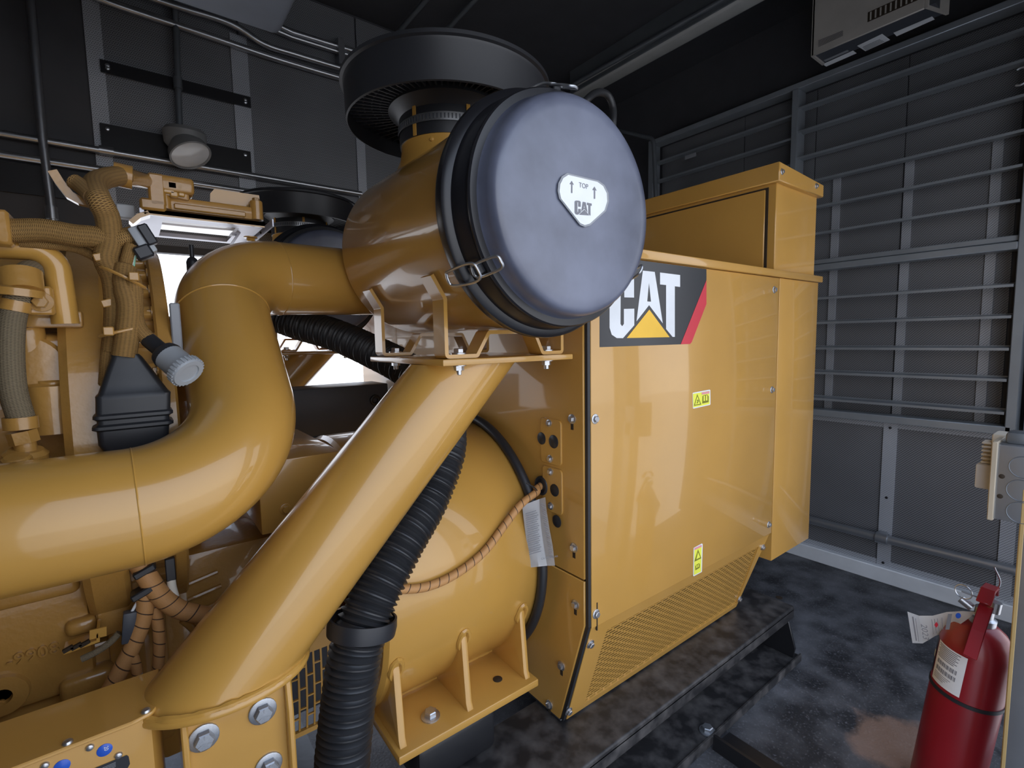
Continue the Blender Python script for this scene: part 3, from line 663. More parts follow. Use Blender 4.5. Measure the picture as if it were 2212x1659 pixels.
# ================================================================== CORRUGATED HOSE
hp = [PD(595, 682, 2.05), PD(650, 702, 2.03), PD(720, 722, 1.98), PD(800, 757, 1.9), PD(880, 800, 1.78), PD(945, 868, 1.62), PD(962, 960, 1.50), PD(925, 1070, 1.42), PD(865, 1175, 1.325), PD(804, 1295, 1.245), PD(770, 1400, 1.205), PD(750, 1540, 1.185), PD(737, 1680, 1.17), PD(730, 1800, 1.16)]
hpath = resample(spline(hp, 12), .0034)
hs = thing('corrugated_hose', 'long black corrugated hose passing behind the leaning yellow tube', 'hose', hp[-1])
MB().tube(hpath, [.0605 + .0048 * math.sin(i * 2 * math.pi / 4.4) for i in range(len(hpath))], 28).build('hose_body', 'black_rubber', hs)
# plastic loop clamp that carries the hose
ci = min(range(len(hpath)), key=lambda i: (hpath[i] - PD(778, 1350, 1.22)).length)
tg = ((hpath[ci + 3] - hpath[ci - 3]).normalized() + V(0, 0, -1.1)).normalized(); e1 = (V(1, 0, 0) - tg * tg.x).normalized(); e2 = tg.cross(e1)
q = MB(); rg = []
for dr, dt in ((.073, -.02), (.078, -.02), (.080, 0), (.078, .02), (.073, .02), (.072, 0)):
    rg.append([hpath[ci] + tg * dt + (e1 * math.cos(a) * 1.06 + e2 * math.sin(a)) * dr for a in [2 * math.pi * k / 40 for k in range(40)]])
q.ring_loft(rg, closed=True).build('loop_clamp', 'black_plastic', hs)

# ================================================================== CABLE ALONG THE DRUM AND ITS TAG
def PC(u, v, r):                                   # pixel onto a cylinder around the drum axis
    d = ray(u, v); o = CAMP - V(0, AY, AZ); A = d.y ** 2 + d.z ** 2; B = 2 * (o.y * d.y + o.z * d.z); Cc = o.y ** 2 + o.z ** 2 - r * r
    disc = max(0, B * B - 4 * A * Cc); return CAMP + d * ((-B - math.sqrt(disc)) / (2 * A))
cp = [PC(790, 1272, AR + .013), PC(850, 1273, AR + .013), PC(920, 1268, AR + .013), PC(985, 1240, AR + .013), PC(1045, 1193, AR + .013), PC(1090, 1135, AR + .015), PC(1125, 1090, AR + .03), PC(1158, 1064, AR + .04), GR + V(-.02, 0, -.006), GR + V(.03, .01, .004)]
cb = thing('wrapped_cable', 'orange wrapped cable running across the yellow drum into the housing', 'cable', cp[0])
MB().tube(spline(cp, 8), .0125, 14).build('cable_sleeve', 'orange_wrap', cb)
w = [cp[-3] + V(.004, -.004, .004), cp[-3] + V(-.02, -.015, .025), cp[-3] + V(-.05, -.01, .045)]
MB().tube(spline(w, 6), .0022, 6).build('cable_tie', 'black_plastic', cb)
D0 = (cp[-3] - CAMP).dot(ray(1106, 829.5)) / F - .03
def T(u, v, k=0.): return PD(u, v, D0 - k)
pt = thing('paper_tag', 'crumpled white printed paper tag hanging from the orange cable', 'tag', T(1165, 1226))
q = MB(); rowsT = [((1128, 1092), (1165, 1078), (1178, 1074)), ((1131, 1120), (1166, 1108), (1181, 1104)), ((1136, 1160), (1170, 1148), (1187, 1142)), ((1141, 1196), (1176, 1188), (1194, 1180)), ((1145, 1226), (1182, 1222), (1199, 1222))]
grid = [[q.v(T(*r[0], .004 * math.sin(i))), q.v(T((r[0][0] * .5 + r[1][0] * .5), (r[0][1] * .5 + r[1][1] * .5), .012)), q.v(T(*r[1], .004)), q.v(T(*r[2], .022 + .006 * (i % 2)))] for i, r in enumerate(rowsT)]
for i in range(4):
    for j in range(3): q.face([grid[i][j], grid[i][j + 1], grid[i + 1][j + 1], grid[i + 1][j]])
bmesh.ops.solidify(q.bm, geom=q.bm.faces[:], thickness=.001)
q.build('paper_sheet', 'paper_white', pt)
q = MB()
for k in range(20):
    va = 1108 + k * 4.6; sh = k * .42
    a0, a1, b1, b0 = (1135 + sh, va + 1.5), (1158 + sh + (k * 7 % 5), va - 6), (1158 + sh + (k * 7 % 5), va - 4.3), (1135 + sh, va + 3.2)
    q.poly([T(*p, .021) for p in (a0, a1, b1, b0)])
for k in range(24):
    va = 1086 + k * 5; q.poly([T(*p, .031) for p in ((1169 + k * .75, va), (1177 + k * .8, va + 5), (1177 + k * .8, va + 6.4), (1169 + k * .75, va + 1.6))])
q.build('tag_print', 'paper_print', pt, smooth=0)
a, c = T(1169, 1209, .026), T(1194, 1205, .026)
text('CATERPILLAR', a, c - a, V(0, 0, 1) - (c - a).normalized() * (c - a).normalized().z, .0065, 'paper_print', 'tag_lettering', pt)

# ================================================================== ENGINE
en = thing('diesel_engine', 'dark yellow painted diesel engine block behind the big pipe', 'engine', (-.5, 1.9, .3))
EC = (0, 1.90, 1.35)
def disc(prof, name, mat='yellow_casting', n=96, par=en, c=EC): return MB().lathe([(r, x) for r, x in prof], c, (1, 0, 0), n).build(name, mat, par)
disc([(.2, -.125), (.545, -.125), (.558, -.11), (.558, -.052), (.55, -.042), (.2, -.042)], 'flywheel_ring')
disc([(.2, -.05), (.50, -.05), (.50, .045), (.2, .045)], 'gear_case')
fl = disc([(.2, .045), (.525, .045), (.53, .05), (.53, .072), (.525, .077), (.2, .077)], 'case_flange')
disc([(.2, .077), (.335, .077), (.34, .085), (.34, .12), (.33, .13), (.1, .13)], 'rear_cover')
for k in range(26):
    a = math.radians(95 + k * 9); p = V(.045, EC[1] + .512 * math.cos(a), EC[2] + .512 * math.sin(a)); bolt(fl, p, (-1, 0, 0), .011, 'yellow_casting')
    MB().obox(V(-.0, EC[1] + .507 * math.cos(a), EC[2] + .507 * math.sin(a)), ((1, 0, 0), (0, math.cos(a), math.sin(a)), (0, -math.sin(a), math.cos(a))), (.045, .014, .016)).bevel(.006, 2).build('boss', 'yellow_casting', fl)
MB().box((.077, 1.44, 1.52), (.098, 1.455, 1.70)).bevel(.003, 1).build('name_plate', 'decal_grey', en)
# upper block to the left of the ring
MB().prism([V(-1.6, 1.46, 1.25), V(-1.6, 1.46, 1.60), V(-1.6, 1.60, 1.66), V(-1.6, 1.63, 1.83), V(-1.6, 2.5, 1.83), V(-1.6, 2.5, 1.25)], V(1.475, 0, 0)).bevel(.012, 2).build('cylinder_head', 'yellow_casting', en)
MB().box((-1.6, 1.52, .78), (-.125, 2.5, 1.26)).bevel(.015, 2).build('crankcase', 'yellow_casting', en)
MB().box((-1.6, 1.55, .50), (-.02, 2.5, .87)).bevel(.02, 2).build('oil_pan', 'yellow_casting', en)
MB().box((-.02, 1.60, .45), (.33, 2.4, 1.02)).bevel(.02, 2).build('flywheel_housing', 'yellow_casting', en)
MB().box((-.10, 1.54, .55), (.02, 2.0, 1.14)).bevel(.012, 2).build('housing_rib', 'yellow_casting', en)
MB().box((.36, 1.62, .42), (.40, 2.3, 1.20)).bevel(.008, 1).build('adapter_plate', 'yellow_casting', en)
def boss(u, v, Y, r, d, nm, mat='yellow_casting', dirv=(0, -1, 0)):
    p = PY(u, v, Y); dv = Vector(dirv).normalized()
    return MB().lathe([(0, -.02), (r, -.02), (r, d - .006), (r - .006, d), (r * .55, d), (r * .5, d - .004), (0, d - .004)], p, dv, 40).build(nm, mat, en)
# plug pad with socket
b_ = PY(113, 822, 1.44)
pdm = MB().lathe([(0, -.05), (.052, -.05), (.050, .0), (.046, .006), (.030, .007), (.028, .011), (.012, .012), (.010, .004), (0, .004)], b_, V(0, -.5, 1), 40).build('plug_boss', 'yellow_casting', en)
MB().cyl(b_ + V(0, .0, -.11), b_ + V(0, 0, -.01), .055, .05, 32).build('boss_stem', 'yellow_casting', en)
MB().lathe([(0, -.03), (.075, -.03), (.075, .012), (.068, .02), (0, .02)], PY(50, 800, 1.44), V(0, -1, .1), 40).build('round_cover', 'yellow_casting', en)
MB().lathe([(0, -.1), (.03, -.1), (.03, .0), (.024, .008), (0, .008)], PY(55, 710, 1.44), V(0, -.3, 1), 28).build('boss_stem', 'yellow_casting', en)
MB().obox(PY(105, 900, 1.47), ((1, 0, 0), (0, 1, .2), (0, 0, 1)), (.045, .03, .03)).bevel(.014, 3).build('casting_ledge', 'yellow_casting', en)
MB().obox(PY(110, 770, 1.47), ((1, 0, 0), (0, 1, .2), (0, 0, 1)), (.04, .03, .05)).bevel(.014, 3).build('casting_ledge', 'yellow_casting', en)
MB().box((-.30, 1.45, 1.275), (-.15, 1.52, 1.36)).bevel(.006, 1).build('casting_ledge', 'yellow_casting', en)
# bent guard tube and its bracket
gp = fillet([PY(-80, 530, 1.40), PY(118, 540, 1.40), PY(142, 700, 1.40)], .045, 8)
MB().tube(gp, .023, 18).build('guard_tube', 'yellow_paint', en)
MB().obox(PY(80, 690, 1.44), ((1, 0, 0), (0, 1, 0), (0, 0, 1)), (.075, .03, .018)).bevel(.006, 2).build('tube_bracket', 'yellow_casting', en)
MB().obox(PY(82, 650, 1.36), ((1, 0, 0), (0, 1, 0), (0, 0, 1)), (.024, .018, .028)).bevel(.004, 1).build('clamp_block', 'yellow_casting', en)
bolt(en, PY(88, 652, 1.34), (0, -1, 0), .013, 'yellow_casting')
# casting lettering and lumps on the lower block
Yc0 = 1.519
a, c = PY(14, 1441, Yc0), PY(108, 1412, Yc0)
text('-9908', a, (1, 0, 0), (0, 0, 1), .027, 'yellow_casting', 'cast_number', en, ext=.005)
text('00-', PY(-8, 1540, Yc0), (1, 0, 0), (0, 0, 1), .027, 'yellow_casting', 'cast_number', en, ext=.005)
for (u, v, hx, hz) in ((178, 1345, .03, .02), (190, 1470, .05, .028), (20, 1280, .12, .03)):
    MB().obox(PY(u, v, 1.53), ((1, 0, 0), (0, 1, 0), (0, 0, 1)), (hx, .03, hz)).bevel(.015, 3).build('casting_lump', 'yellow_casting', en)
MB().lathe([(0, -.02), (.05, -.02), (.044, .012), (.018, .014), (.015, .0), (0, 0)], PY(6, 1500, 1.52), (0, -1, 0), 30).build('drain_plug', 'yellow_casting', en)
MB().box((PY(203, 1300, 1.50).x, 1.50, .90), (PY(330, 1300, 1.50).x, 1.55, 1.16)).bevel(.005, 1).build('side_plate', 'yellow_casting', en)
for k in range(4):
    a, c = PY(388 + k * 18, 1270 + k * 26, 1.598), PY(470 + k * 8, 1235 + k * 30, 1.598)
    MB().tube([a, (a + c) / 2, c], .007, 8).build('casting_rib', 'yellow_casting', en)
# slotted clip bracket
cl = [PY(212, 1358, 1.44), PY(212, 1385, 1.44), PY(137, 1412, 1.44)]
o = MB().ribbon(cl, .006, (0, .05, 0)).build('clip_bracket', 'yellow_paint', en)
for u, v in ((147, 1402), (165, 1396), (183, 1390)): MB().obox(PY(u, v, 1.438), ((1, 0, .35), (0, 1, 0), (-.35, 0, 1)), (.009, .004, .004)).build('slot', 'slot_dark', o, smooth=0)
MB().ribbon([PY(212, 1358, 1.44), PY(212, 1378, 1.44)], .03, (0, .004, 0)).build('clip_tab', 'yellow_paint', en)

# --- cover box with blue caps, lower left
gb = thing('breaker_cover', 'yellow sheet cover box with round blue caps at the lower left', 'cover', (-.8, 1.2, .4))
ZG = .90
q = MB().prism([V(-1.6, 1.126, .35), V(-.05, 1.126, .35), V(-.022, 1.133, .35), V(-.010, 1.155, .35), V(-.006, 1.27, .35), V(-1.6, 1.27, .35)], V(0, 0, ZG - .35 - .004)); q.build('box_body', 'yellow_sheet', gb)
MB().prism([V(-1.6, 1.118, ZG - .006), V(-.05, 1.118, ZG - .006), V(-.018, 1.126, ZG - .006), V(-.004, 1.15, ZG - .006), V(-.002, 1.275, ZG - .006), V(-1.6, 1.275, ZG - .006)], V(0, 0, .008)).bevel(.002, 1).build('box_lid', 'yellow_sheet', gb)
for u, v in ((226, 1620), (134, 1655)):
    o = bolt(gb, PY(u, v, 1.126), (0, -1, 0), .0115, 'blue_cap', 'disc', 'blue_cap')
a = PY(222, 1617, 1.1235)
text('20', a + V(.002, 0, .002), (0, 0, -1), (1, 0, 0), .006, 'decal_white', 'cap_number', gb)
for u, v in ((194, 1614), (256, 1631), (97, 1653)): bolt(gb, PY(u, v, 1.126), (0, -1, 0), .0065, 'zinc', 'round', 'screw')
for u, v in ((146, 1605), (315, 1537)): bolt(gb, PZ(u, v, ZG + .002), (0, 0, 1), .008, 'zinc', 'round', 'screw')
flat([[PY(*p, 1.125) for p in ((205, 1659), (274, 1631), (278, 1634), (281, 1650), (276, 1659), (150, 1710), (150, 1680))]], 'black_sticker', 'decal_black', gb)
for k in range(4): flat([[PY(*p, 1.1245) for p in ((218, 1660 - k * 0 + k * 3), (250, 1646 + k * 3), (250, 1647.2 + k * 3), (218, 1661.2 + k * 3))]], 'sticker_print', 'decal_grey', gb)
# --- bolted bracket under the near stand
br = thing('stand_bracket', 'yellow bolted bracket plate below the leaning tube stand', 'bracket', (.13, 1.2, .3))
MB().box((.028, 1.122, .30), (.214, 1.137, .871)).bevel(.003, 1).build('face_plate', 'yellow_paint', br)
MB().box((.022, 1.100, .30), (.034, 1.28, .871)).bevel(.003, 1).build('side_flange', 'yellow_paint', br)
MB().prism([V(.212, 1.098, .30), V(.212, 1.098, .80), V(.212, 1.11, .871), V(.212, 1.30, .871), V(.212, 1.30, .30)], V(.013, 0, 0)).bevel(.003, 1).build('side_flange', 'yellow_paint', br)
for u, v in ((440, 1592), (567, 1535), (580, 1652)):
    p = PY(u, v, 1.122); o = bolt(br, p, (0, -1, 0), .0185, 'galvanised')
    for k in range(3):
        a = math.radians(90 + 120 * k); er = V(math.cos(a), 0, math.sin(a)); MB().obox(p + V(0, -.0203, 0) + er * .010, (er, (0, 1, 0), er.cross(V(0, 1, 0))), (.004, .0006, .0011)).build('grade_mark', 'decal_grey', br, smooth=0)
# --- terminal box behind the pipe
tb = thing('terminal_box', 'plain yellow sheet box with one bolt between pipe and leaning tube', 'box', (.4, 1.6, 1.0))
t0, t1, t2 = PY(737, 974, 1.45), PY(566, 1157, 1.45), PZ(645, 926, PY(737, 974, 1.45).z)
MB().box((t1.x, 1.45, t1.z), (t0.x, max(1.62, t2.y), t0.z)).bevel(.004, 2).build('box_body', 'yellow_sheet', tb)
bolt(tb, PY(617, 1100, 1.45), (0, -1, 0), .0105, 'yellow_paint')
# --- vent guard left of the hose
vg = thing('vent_guard', 'curved yellow slotted vent guard left of the corrugated hose', 'grille', (.36, 1.35, .55))
gy = 1.40
def GV(u, v, d=0.): return PY(u, v, gy + d)
tl, tr_, bl, brr = GV(628, 1432), GV(740, 1385), GV(628, 1600), GV(740, 1555)
x0, x1 = GV(630, 1500).x, GV(745, 1500).x; zt_, zbm = (tl.z + tr_.z) / 2 + .01, (bl.z + brr.z) / 2
def gcurve(z): w = (z - zbm) / (zt_ - zbm); return gy + .03 * (1 - w) ** 2 * 1.0
nb = 8
for k in range(nb):
    x = x0 + (x1 - x0) * k / (nb - 1); MB().ribbon([V(x - .0025, gcurve(z), z) for z in [zbm + (zt_ - zbm) * i / 10 for i in range(11)]], .006, (.005, 0, 0)).build('guard_bar', 'yellow_paint', vg)
    if k < nb - 1:
        for i in range(3):
            z = zbm + (zt_ - zbm) * (.18 + .27 * i + (.12 if k % 2 else 0)); MB().box((x, gcurve(z) - .003, z - .002), (x + (x1 - x0) / (nb - 1), gcurve(z) + .003, z + .002)).build('guard_bar', 'yellow_paint', vg, smooth=0)
MB().box((x0 - .005, gy - .006, zt_), (x1, gy + .006, zt_ + .10)).build('guard_plate', 'yellow_sheet', vg)
for k in range(6):
    x = x0 + .02 + k * .022; MB().box((x, gy - .008, zt_ + .055), (x + .009, gy - .0055, zt_ + .085)).build('slot', 'slot_dark', vg, smooth=0)
MB().box((x0 - .005, gy + .022, zbm - .014), (x1, gy + .034, zbm)).build('guard_plate', 'yellow_sheet', vg)
MB().box((x0, gy + .10, zbm), (x1, gy + .14, zbm + (zt_ - zbm) * .9)).build('inner_screen', 'dark_grey_paint', vg, smooth=0)
# --- dark grey box beyond the engine
gx = thing('relay_box', 'dark grey steel box with rubber grommet on the far side', 'box', (.8, 2.6, 1.1))
q0, q1 = PY(838, 828, 2.45), PY(640, 950, 2.45)
MB().box((.25, 2.45, q1.z), (q0.x, 2.66, q0.z - .0)).bevel(.006, 2).build('box_body', 'dark_grey_paint', gx)
MB().box((.25, 2.44, q1.z - .05), (1.06, 2.66, q1.z - .002)).build('box_rail', 'pallid_metal', gx)
p = PY(810, 864, 2.45); MB().tube([p + V(.02 * math.cos(a), -.004, .02 * math.sin(a)) for a in [2 * math.pi * k / 24 for k in range(24)]], .009, 8, closed=True).build('grommet', 'black_rubber', gx)

# ================================================================== CONTROL MODULE ON ITS BRACKET
YE = 1.72
e0, e1_, e2_ = PY(317, 459, YE), PY(568, 489, YE), PY(592, 485, YE)
ZE = (e0.z + e1_.z) / 2; XE0, XE1 = PY(283, 470, YE).x, PY(572, 490, YE).x
YE2 = PZ(538, 530, ZE).y
def W0(u, v): return PY(u, v, 1.56)
cm = thing('control_module', 'brown-yellow engine control module bolted on a flat bracket', 'control module', ((XE0 + XE1) / 2, YE + .1, ZE))
q = MB(); xo0, xo1, yo0, yo1 = XE0 + .075, XE1 - .06, YE + .075, YE2 - .03
for lo, hi in (((XE0 + .02, YE, ZE), (XE1, yo0, ZE + .012)), ((XE0 - .02, yo1, ZE), (XE1, YE2, ZE + .012)), ((XE0, yo0, ZE), (xo0, yo1, ZE + .012)), ((xo1, yo0, ZE), (XE1, yo1, ZE + .012))): q.box(lo, hi)
q.build('bracket_plate', 'pallid_metal', cm, smooth=0)
MB().ribbon([V(XE0 + .03, YE, ZE + .004), V(XE1 + .0, YE, ZE + .004)], .016, (0, .008, 0)).build('bracket_lip', 'yellow_paint', cm)
MB().ribbon([V(XE1 + .02, YE - .02, ZE + .02), V(XE1, YE2, ZE)], .004, (0, 0, -.022)).build('bracket_strip', 'pallid_metal', cm)
for f_ in (.35, .6, .85): bolt(cm, V(XE1 + .02, YE - .02, ZE + .02).lerp(V(XE1, YE2, ZE), f_) + V(-.003, -.003, -.012), (-.3, -1, -.3), .004, 'slot_dark', 'disc', 'hole')
MB().box((XE0 + .05, YE + .012, ZE + .018), (XE1 - .005, YE2 - .04, ZE + .058)).bevel(.008, 2).build('module_case', 'yellow_casting', cm)
MB().box((XE0 + .10, YE + .004, ZE + .022), (XE1 - .05, YE + .016, ZE + .038)).bevel(.003, 1).build('case_rib', 'yellow_casting', cm)
for u, v in ((355, 441), (555, 466)):
    p = PY(u, v, YE + .02); MB().cyl(V(p.x, p.y, ZE + .02), V(p.x, p.y, ZE + .075), .018, None, 20).build('case_post', 'yellow_casting', cm); bolt(cm, (p.x, p.y, ZE + .075), (0, 0, 1), .011, 'yellow_casting')
a, c = PY(455, 466, YE + .05), PY(566, 470, YE + .05)
MB().prism([V(a.x, YE + .05, ZE + .05), V(c.x, YE + .05, ZE + .05), V(PY(560, 428, YE + .05).x, YE + .05, PY(560, 422, YE + .05).z), V(PY(463, 410, YE + .05).x, YE + .05, PY(463, 408, YE + .05).z), V(PY(454, 418, YE + .05).x, YE + .05, PY(454, 418, YE + .05).z)], V(0, .006, 0)).build('shield_plate', 'yellow_paint', cm, smooth=0)
MB().cyl(W0(266, 380), PY(318, 392, YE + .03), .022, .020, 20).build('connector_tail', 'yellow_casting', cm)
MB().box((PY(343, 400, YE).x, YE - .01, PY(343, 412, YE).z), (PY(419, 400, YE).x, YE + .09, PY(343, 376, YE).z)).bevel(.010, 3).build('connector_cap', 'yellow_casting', cm)
# connector on the module
k0, k1 = PY(315, 372, YE), PY(415, 435, YE)
MB().prism([V(k0.x, YE, k1.z + .012), V(k1.x - .005, YE, k1.z), V(k1.x - .005, YE, k1.z + .055), V(k1.x - .02, YE, k0.z - .008), V(k0.x, YE, k0.z)], V(0, .08, 0)).bevel(.008, 2).build('connector', 'yellow_casting', cm)
for u, v, w_, h_ in ((372, 401, .016, .010), (388, 405, .011, .010), (365, 414, .020, .006), (376, 420, .014, .008), (392, 421, .012, .006)):
    MB().obox(PY(u, v, YE - .004), ((1, 0, 0), (0, 1, 0), (0, 0, 1)), (w_ * .7, .006, h_)).bevel(.003, 1).build('connector_latch', 'yellow_paint', cm)
MB().obox(PY(338, 415, YE + .02), ((1, 0, 0), (0, 1, 0), (0, 0, 1)), (.02, .03, .045)).bevel(.006, 1).build('connector_neck', 'yellow_casting', cm)
MB().obox(PY(330, 446, YE + .02), ((1, 0, 0), (0, 1, 0), (0, 0, 1)), (.03, .03, .016)).bevel(.006, 1).build('connector_foot', 'yellow_casting', cm)
MB().ribbon([PY(283, 480, YE), PY(300, 466, YE), PY(322, 459, YE)], .012, (0, .05, 0)).build('bracket_arm', 'yellow_paint', cm)
MB().ribbon([PY(500, 505, YE + .14), PY(517, 503, YE + .14), PY(446, 610, YE + .14), PY(388, 690, YE + .14), PY(390, 730, YE + .14)], .007, (0, .03, 0)).build('support_strap', 'pallid_metal', cm)
bolt(cm, PY(541, 512, YE + .04), (0, 0, -1), .013, 'yellow_paint')
MB().obox(PY(272, 458, YE + .06), ((1, 0, 0), (0, 1, 0), (0, 0, 1)), (.022, .012, .020)).bevel(.004, 1).build('white_socket', 'white_paint', cm)
se = thing('pressure_sensor', 'small black sensor with threaded tip behind the yellow pipe', 'sensor', PY(420, 620, 1.75))
MB().lathe([(0, 0), (.022, 0), (.022, .04), (.016, .045), (.016, .075), (.012, .085), (.006, .09), (.006, .125), (0, .126)], PY(420, 622, 1.75), (0, 0, 1), 20).build('sensor_body', 'black_plastic', se)
MB().cyl(PY(420, 650, 1.75), PY(420, 620, 1.75), .012, None, 12).build('sensor_stem', 'black_plastic', se)

# ================================================================== WIRING HARNESSES
def loom(pts, r, mat, name, par, per=8, n=16): return MB().tube(spline(pts, per), r, n).build(name, mat, par)
YW = 1.36
def W(u, v, d=0.): return PY(u, v, YW + d)
wh = thing('wiring_harness', 'thick braided yellow-brown wiring harness hanging at the left', 'wiring harness', W(270, 760))
loom([W(-60, 483), W(0, 498), W(90, 497), W(160, 508), W(205, 512), W(240, 520)], .0225, 'braid_yellow', 'branch', wh)
loom([W(268, 378, .2), W(225, 386, .15), W(205, 400, .08), W(213, 430), W(232, 470), W(237, 520), W(230, 560), W(246, 600), W(252, 640), W(252, 700), W(246, 760)], .0225, 'braid_yellow', 'branch', wh)
loom([W(160, 392, .05), W(175, 402, .04), W(200, 425)], .016, 'braid_yellow', 'branch', wh)
loom([W(237, 520), W(265, 514), W(288, 508, .01)], .019, 'braid_yellow', 'branch', wh)
loom([W(284, 528, -.01), W(272, 570, -.01), W(268, 610, -.02), W(280, 660, -.03), W(276, 715, -.03), W(268, 770, -.03)], [.012] * 9 + [.020] * 10 + [.022] * 22, 'braid_yellow', 'branch', wh)
loom([W(285, 595, -.03), W(290, 630, -.03), W(291, 680, -.03), W(300, 710, -.03), W(322, 735, -.035)], .0155, 'braid_yellow', 'branch', wh)
loom([W(252, 650, .01), W(247, 700, .0), W(236, 760, 0), W(230, 830, .01)], .0145, 'braid_yellow', 'branch', wh)
loom([W(42, 524, .02), W(100, 528, .02), W(160, 535, .03), W(205, 555, .03), W(235, 580, .04)], .010, 'braid_yellow', 'branch', wh)
for u, v, a_ in ((266, 600, -.2), (262, 716, .1)):
    p = W(u, v, -.022); MB().tube([p + V(.036 * math.cos(t), .03 * math.sin(t), .01 * a_ * math.cos(t) * 10) for t in [2 * math.pi * k / 24 for k in range(24)]], .0035, 6, closed=True).build('cable_tie', 'yellow_casting', wh)
    MB().obox(p + V(.018 if a_ < 0 else -.02, -.034, 0), ((1, 0, 0), (0, 1, 0), (0, 0, 1)), (.009, .006, .009)).bevel(.002, 1).build('tie_head', 'yellow_casting', wh)
for u, v in ((232, 655), (215, 556)): MB().obox(W(u, v, -.01), ((1, 0, .3), (0, 1, 0), (-.3, 0, 1)), (.010, .010, .008)).bevel(.002, 1).build('tie_head', 'yellow_casting', wh)
# clamp at the left edge and at the module
MB().obox(W(7, 495), ((1, 0, 0), (0, 1, 0), (0, 0, 1)), (.013, .03, .032)).bevel(.005, 1).build('clamp', 'yellow_casting', wh)
MB().lathe([(.02, -.018), (.028, -.018), (.028, .018), (.02, .018)], W(266, 380, .2), (1, 0, -.1), 24).build('clamp', 'yellow_casting', wh)
# bracket tail upper left
MB().ribbon([W(108, 378, .05), W(118, 376, .05), W(128, 392, .05), W(150, 420, .05), W(172, 432, .05), W(205, 440, .05)], .016, (0, .02, 0)).build('mounting_clip', 'yellow_casting', wh)
# grey connector with wires
gc = thing('grey_connector', 'grey and black plug connector at the top of the harness', 'connector', W(310, 540))
MB().obox(W(308, 520, -.01), ((.5, 0, -1), (0, 1, 0), (1, 0, .5)), (.030, .016, .014)).bevel(.004, 2).build('plug_body', 'grey_plastic', gc)
MB().obox(W(318, 508, -.02), ((.5, 0, -1), (0, 1, 0), (1, 0, .5)), (.022, .014, .010)).bevel(.003, 1).build('plug_latch', 'black_plastic', gc)
MB().obox(W(310, 546, -.012), ((.5, 0, -1), (0, 1, 0), (1, 0, .5)), (.014, .018, .016)).bevel(.004, 1).build('plug_collar', 'black_plastic', gc)
for d, m_ in ((0, 'wire_green'), (4, 'decal_white'), (8, 'wire_green')): MB().tube(spline([W(303, 547 + d * .3, -.01), W(290 + d * .3, 553, -.012), W(284 + d * .6, 572, -.01), W(283 + d * .5, 590, -.01)], 5), .0026, 8).build('wire', m_, gc)
# black rubber boot
bt = thing('rubber_boot', 'black ribbed rubber boot hanging below the braided harness', 'boot', W(290, 980))
rings = []
for (u, v, hw, hd) in ((270, 765, .024, .022), (274, 772, .027, .022), (280, 800, .040, .026), (286, 828, .052, .030), (290, 846, .060, .033), (290, 850, .064, .036), (290, 858, .0635, .036), (290, 886, .0635, .036), (290, 890, .068, .040), (290, 896, .068, .040), (290, 900, .0615, .035), (290, 908, .0615, .035), (290, 912, .069, .041), (290, 918, .069, .041), (290, 922, .0615, .035), (291, 950, .060, .034), (292, 965, .052, .030), (293, 990, .044, .026)):
    rings.append(rrect(W(u, v, -.02), V(1, 0, 0), V(0, 1, 0), hw * 2, hd * 2, .012))
MB().ring_loft(rings).build('boot_body', 'black_rubber', bt)
# grey round plug
gpg = thing('round_plug', 'light grey round plastic plug on a short black lead', 'plug', W(370, 790))
a, c = W(322, 735, -.035), W(392, 793, -.10); dv = (c - a).normalized()
MB().tube(spline([a, a.lerp(c, .3), a.lerp(c, .5)], 5), .0165, 16).build('lead', 'black_rubber', gpg)
pm = a.lerp(c, .42)
MB().lathe([(.012, 0), (.027, .006), (.030, .016), (.028, .028)], pm, dv, 32).build('shroud', 'black_rubber', gpg)
MB().lathe([(.0, .02), (.029, .02), (.030, .06), (.034, .066), (.034, .078), (.0315, .082), (.022, .082), (.021, .079), (0, .079)], pm, dv, 48).build('plug_shell', 'grey_plastic', gpg)
e1v = dv.cross(V(0, 0, 1)).normalized(); e2v = dv.cross(e1v)
for k in range(26):
    t_ = 2 * math.pi * k / 26; MB().obox(pm + dv * .072 + (e1v * math.cos(t_) + e2v * math.sin(t_)) * .0345, (dv, e1v * math.cos(t_) + e2v * math.sin(t_), dv.cross(e1v * math.cos(t_) + e2v * math.sin(t_))), (.007, .0015, .002)).build('grip_rib', 'grey_plastic', gpg, smooth=0)
# woven hose with fittings at the left edge
fh = thing('fuel_hose', 'grey-brown woven hose with hex fittings at the left edge', 'hose', PY(55, 985, 1.33))
YFH = 1.34
def Hh(u, v, d=0.): return PY(u, v, YFH + d)
loom([Hh(88, 612, .10), Hh(70, 585, .06), Hh(50, 600, .02), Hh(40, 640), Hh(26, 690), Hh(22, 760), Hh(28, 840), Hh(46, 905)], .021, 'braid_grey', 'hose_body', fh)
MB().cyl(Hh(42, 590, .01), Hh(48, 632, -.005), .034, .033, 28).build('hose_clamp', 'yellow_casting', fh)
MB().lathe([(.02, -.008), (.040, -.008), (.040, .006), (.034, .010), (.02, .010)], Hh(38, 632), (.1, 0, 1), 28).build('hose_flange', 'yellow_casting', fh)
MB().cyl(Hh(36, 650), Hh(31, 672), .0235, None, 24).build('sleeve', 'yellow_casting', fh)
MB().cyl(Hh(43, 900), Hh(46, 926), .026, None, 24).build('ferrule', 'yellow_casting', fh)
MB().lathe([(0, -.012), (.023, -.012), (.023, .012), (0, .012)], Hh(50, 944), (.15, 0, -1), 6).build('hex_nut', 'yellow_casting', fh)
MB().cyl(Hh(52, 950), Hh(58, 978), .017, None, 20).build('stem', 'yellow_casting', fh)
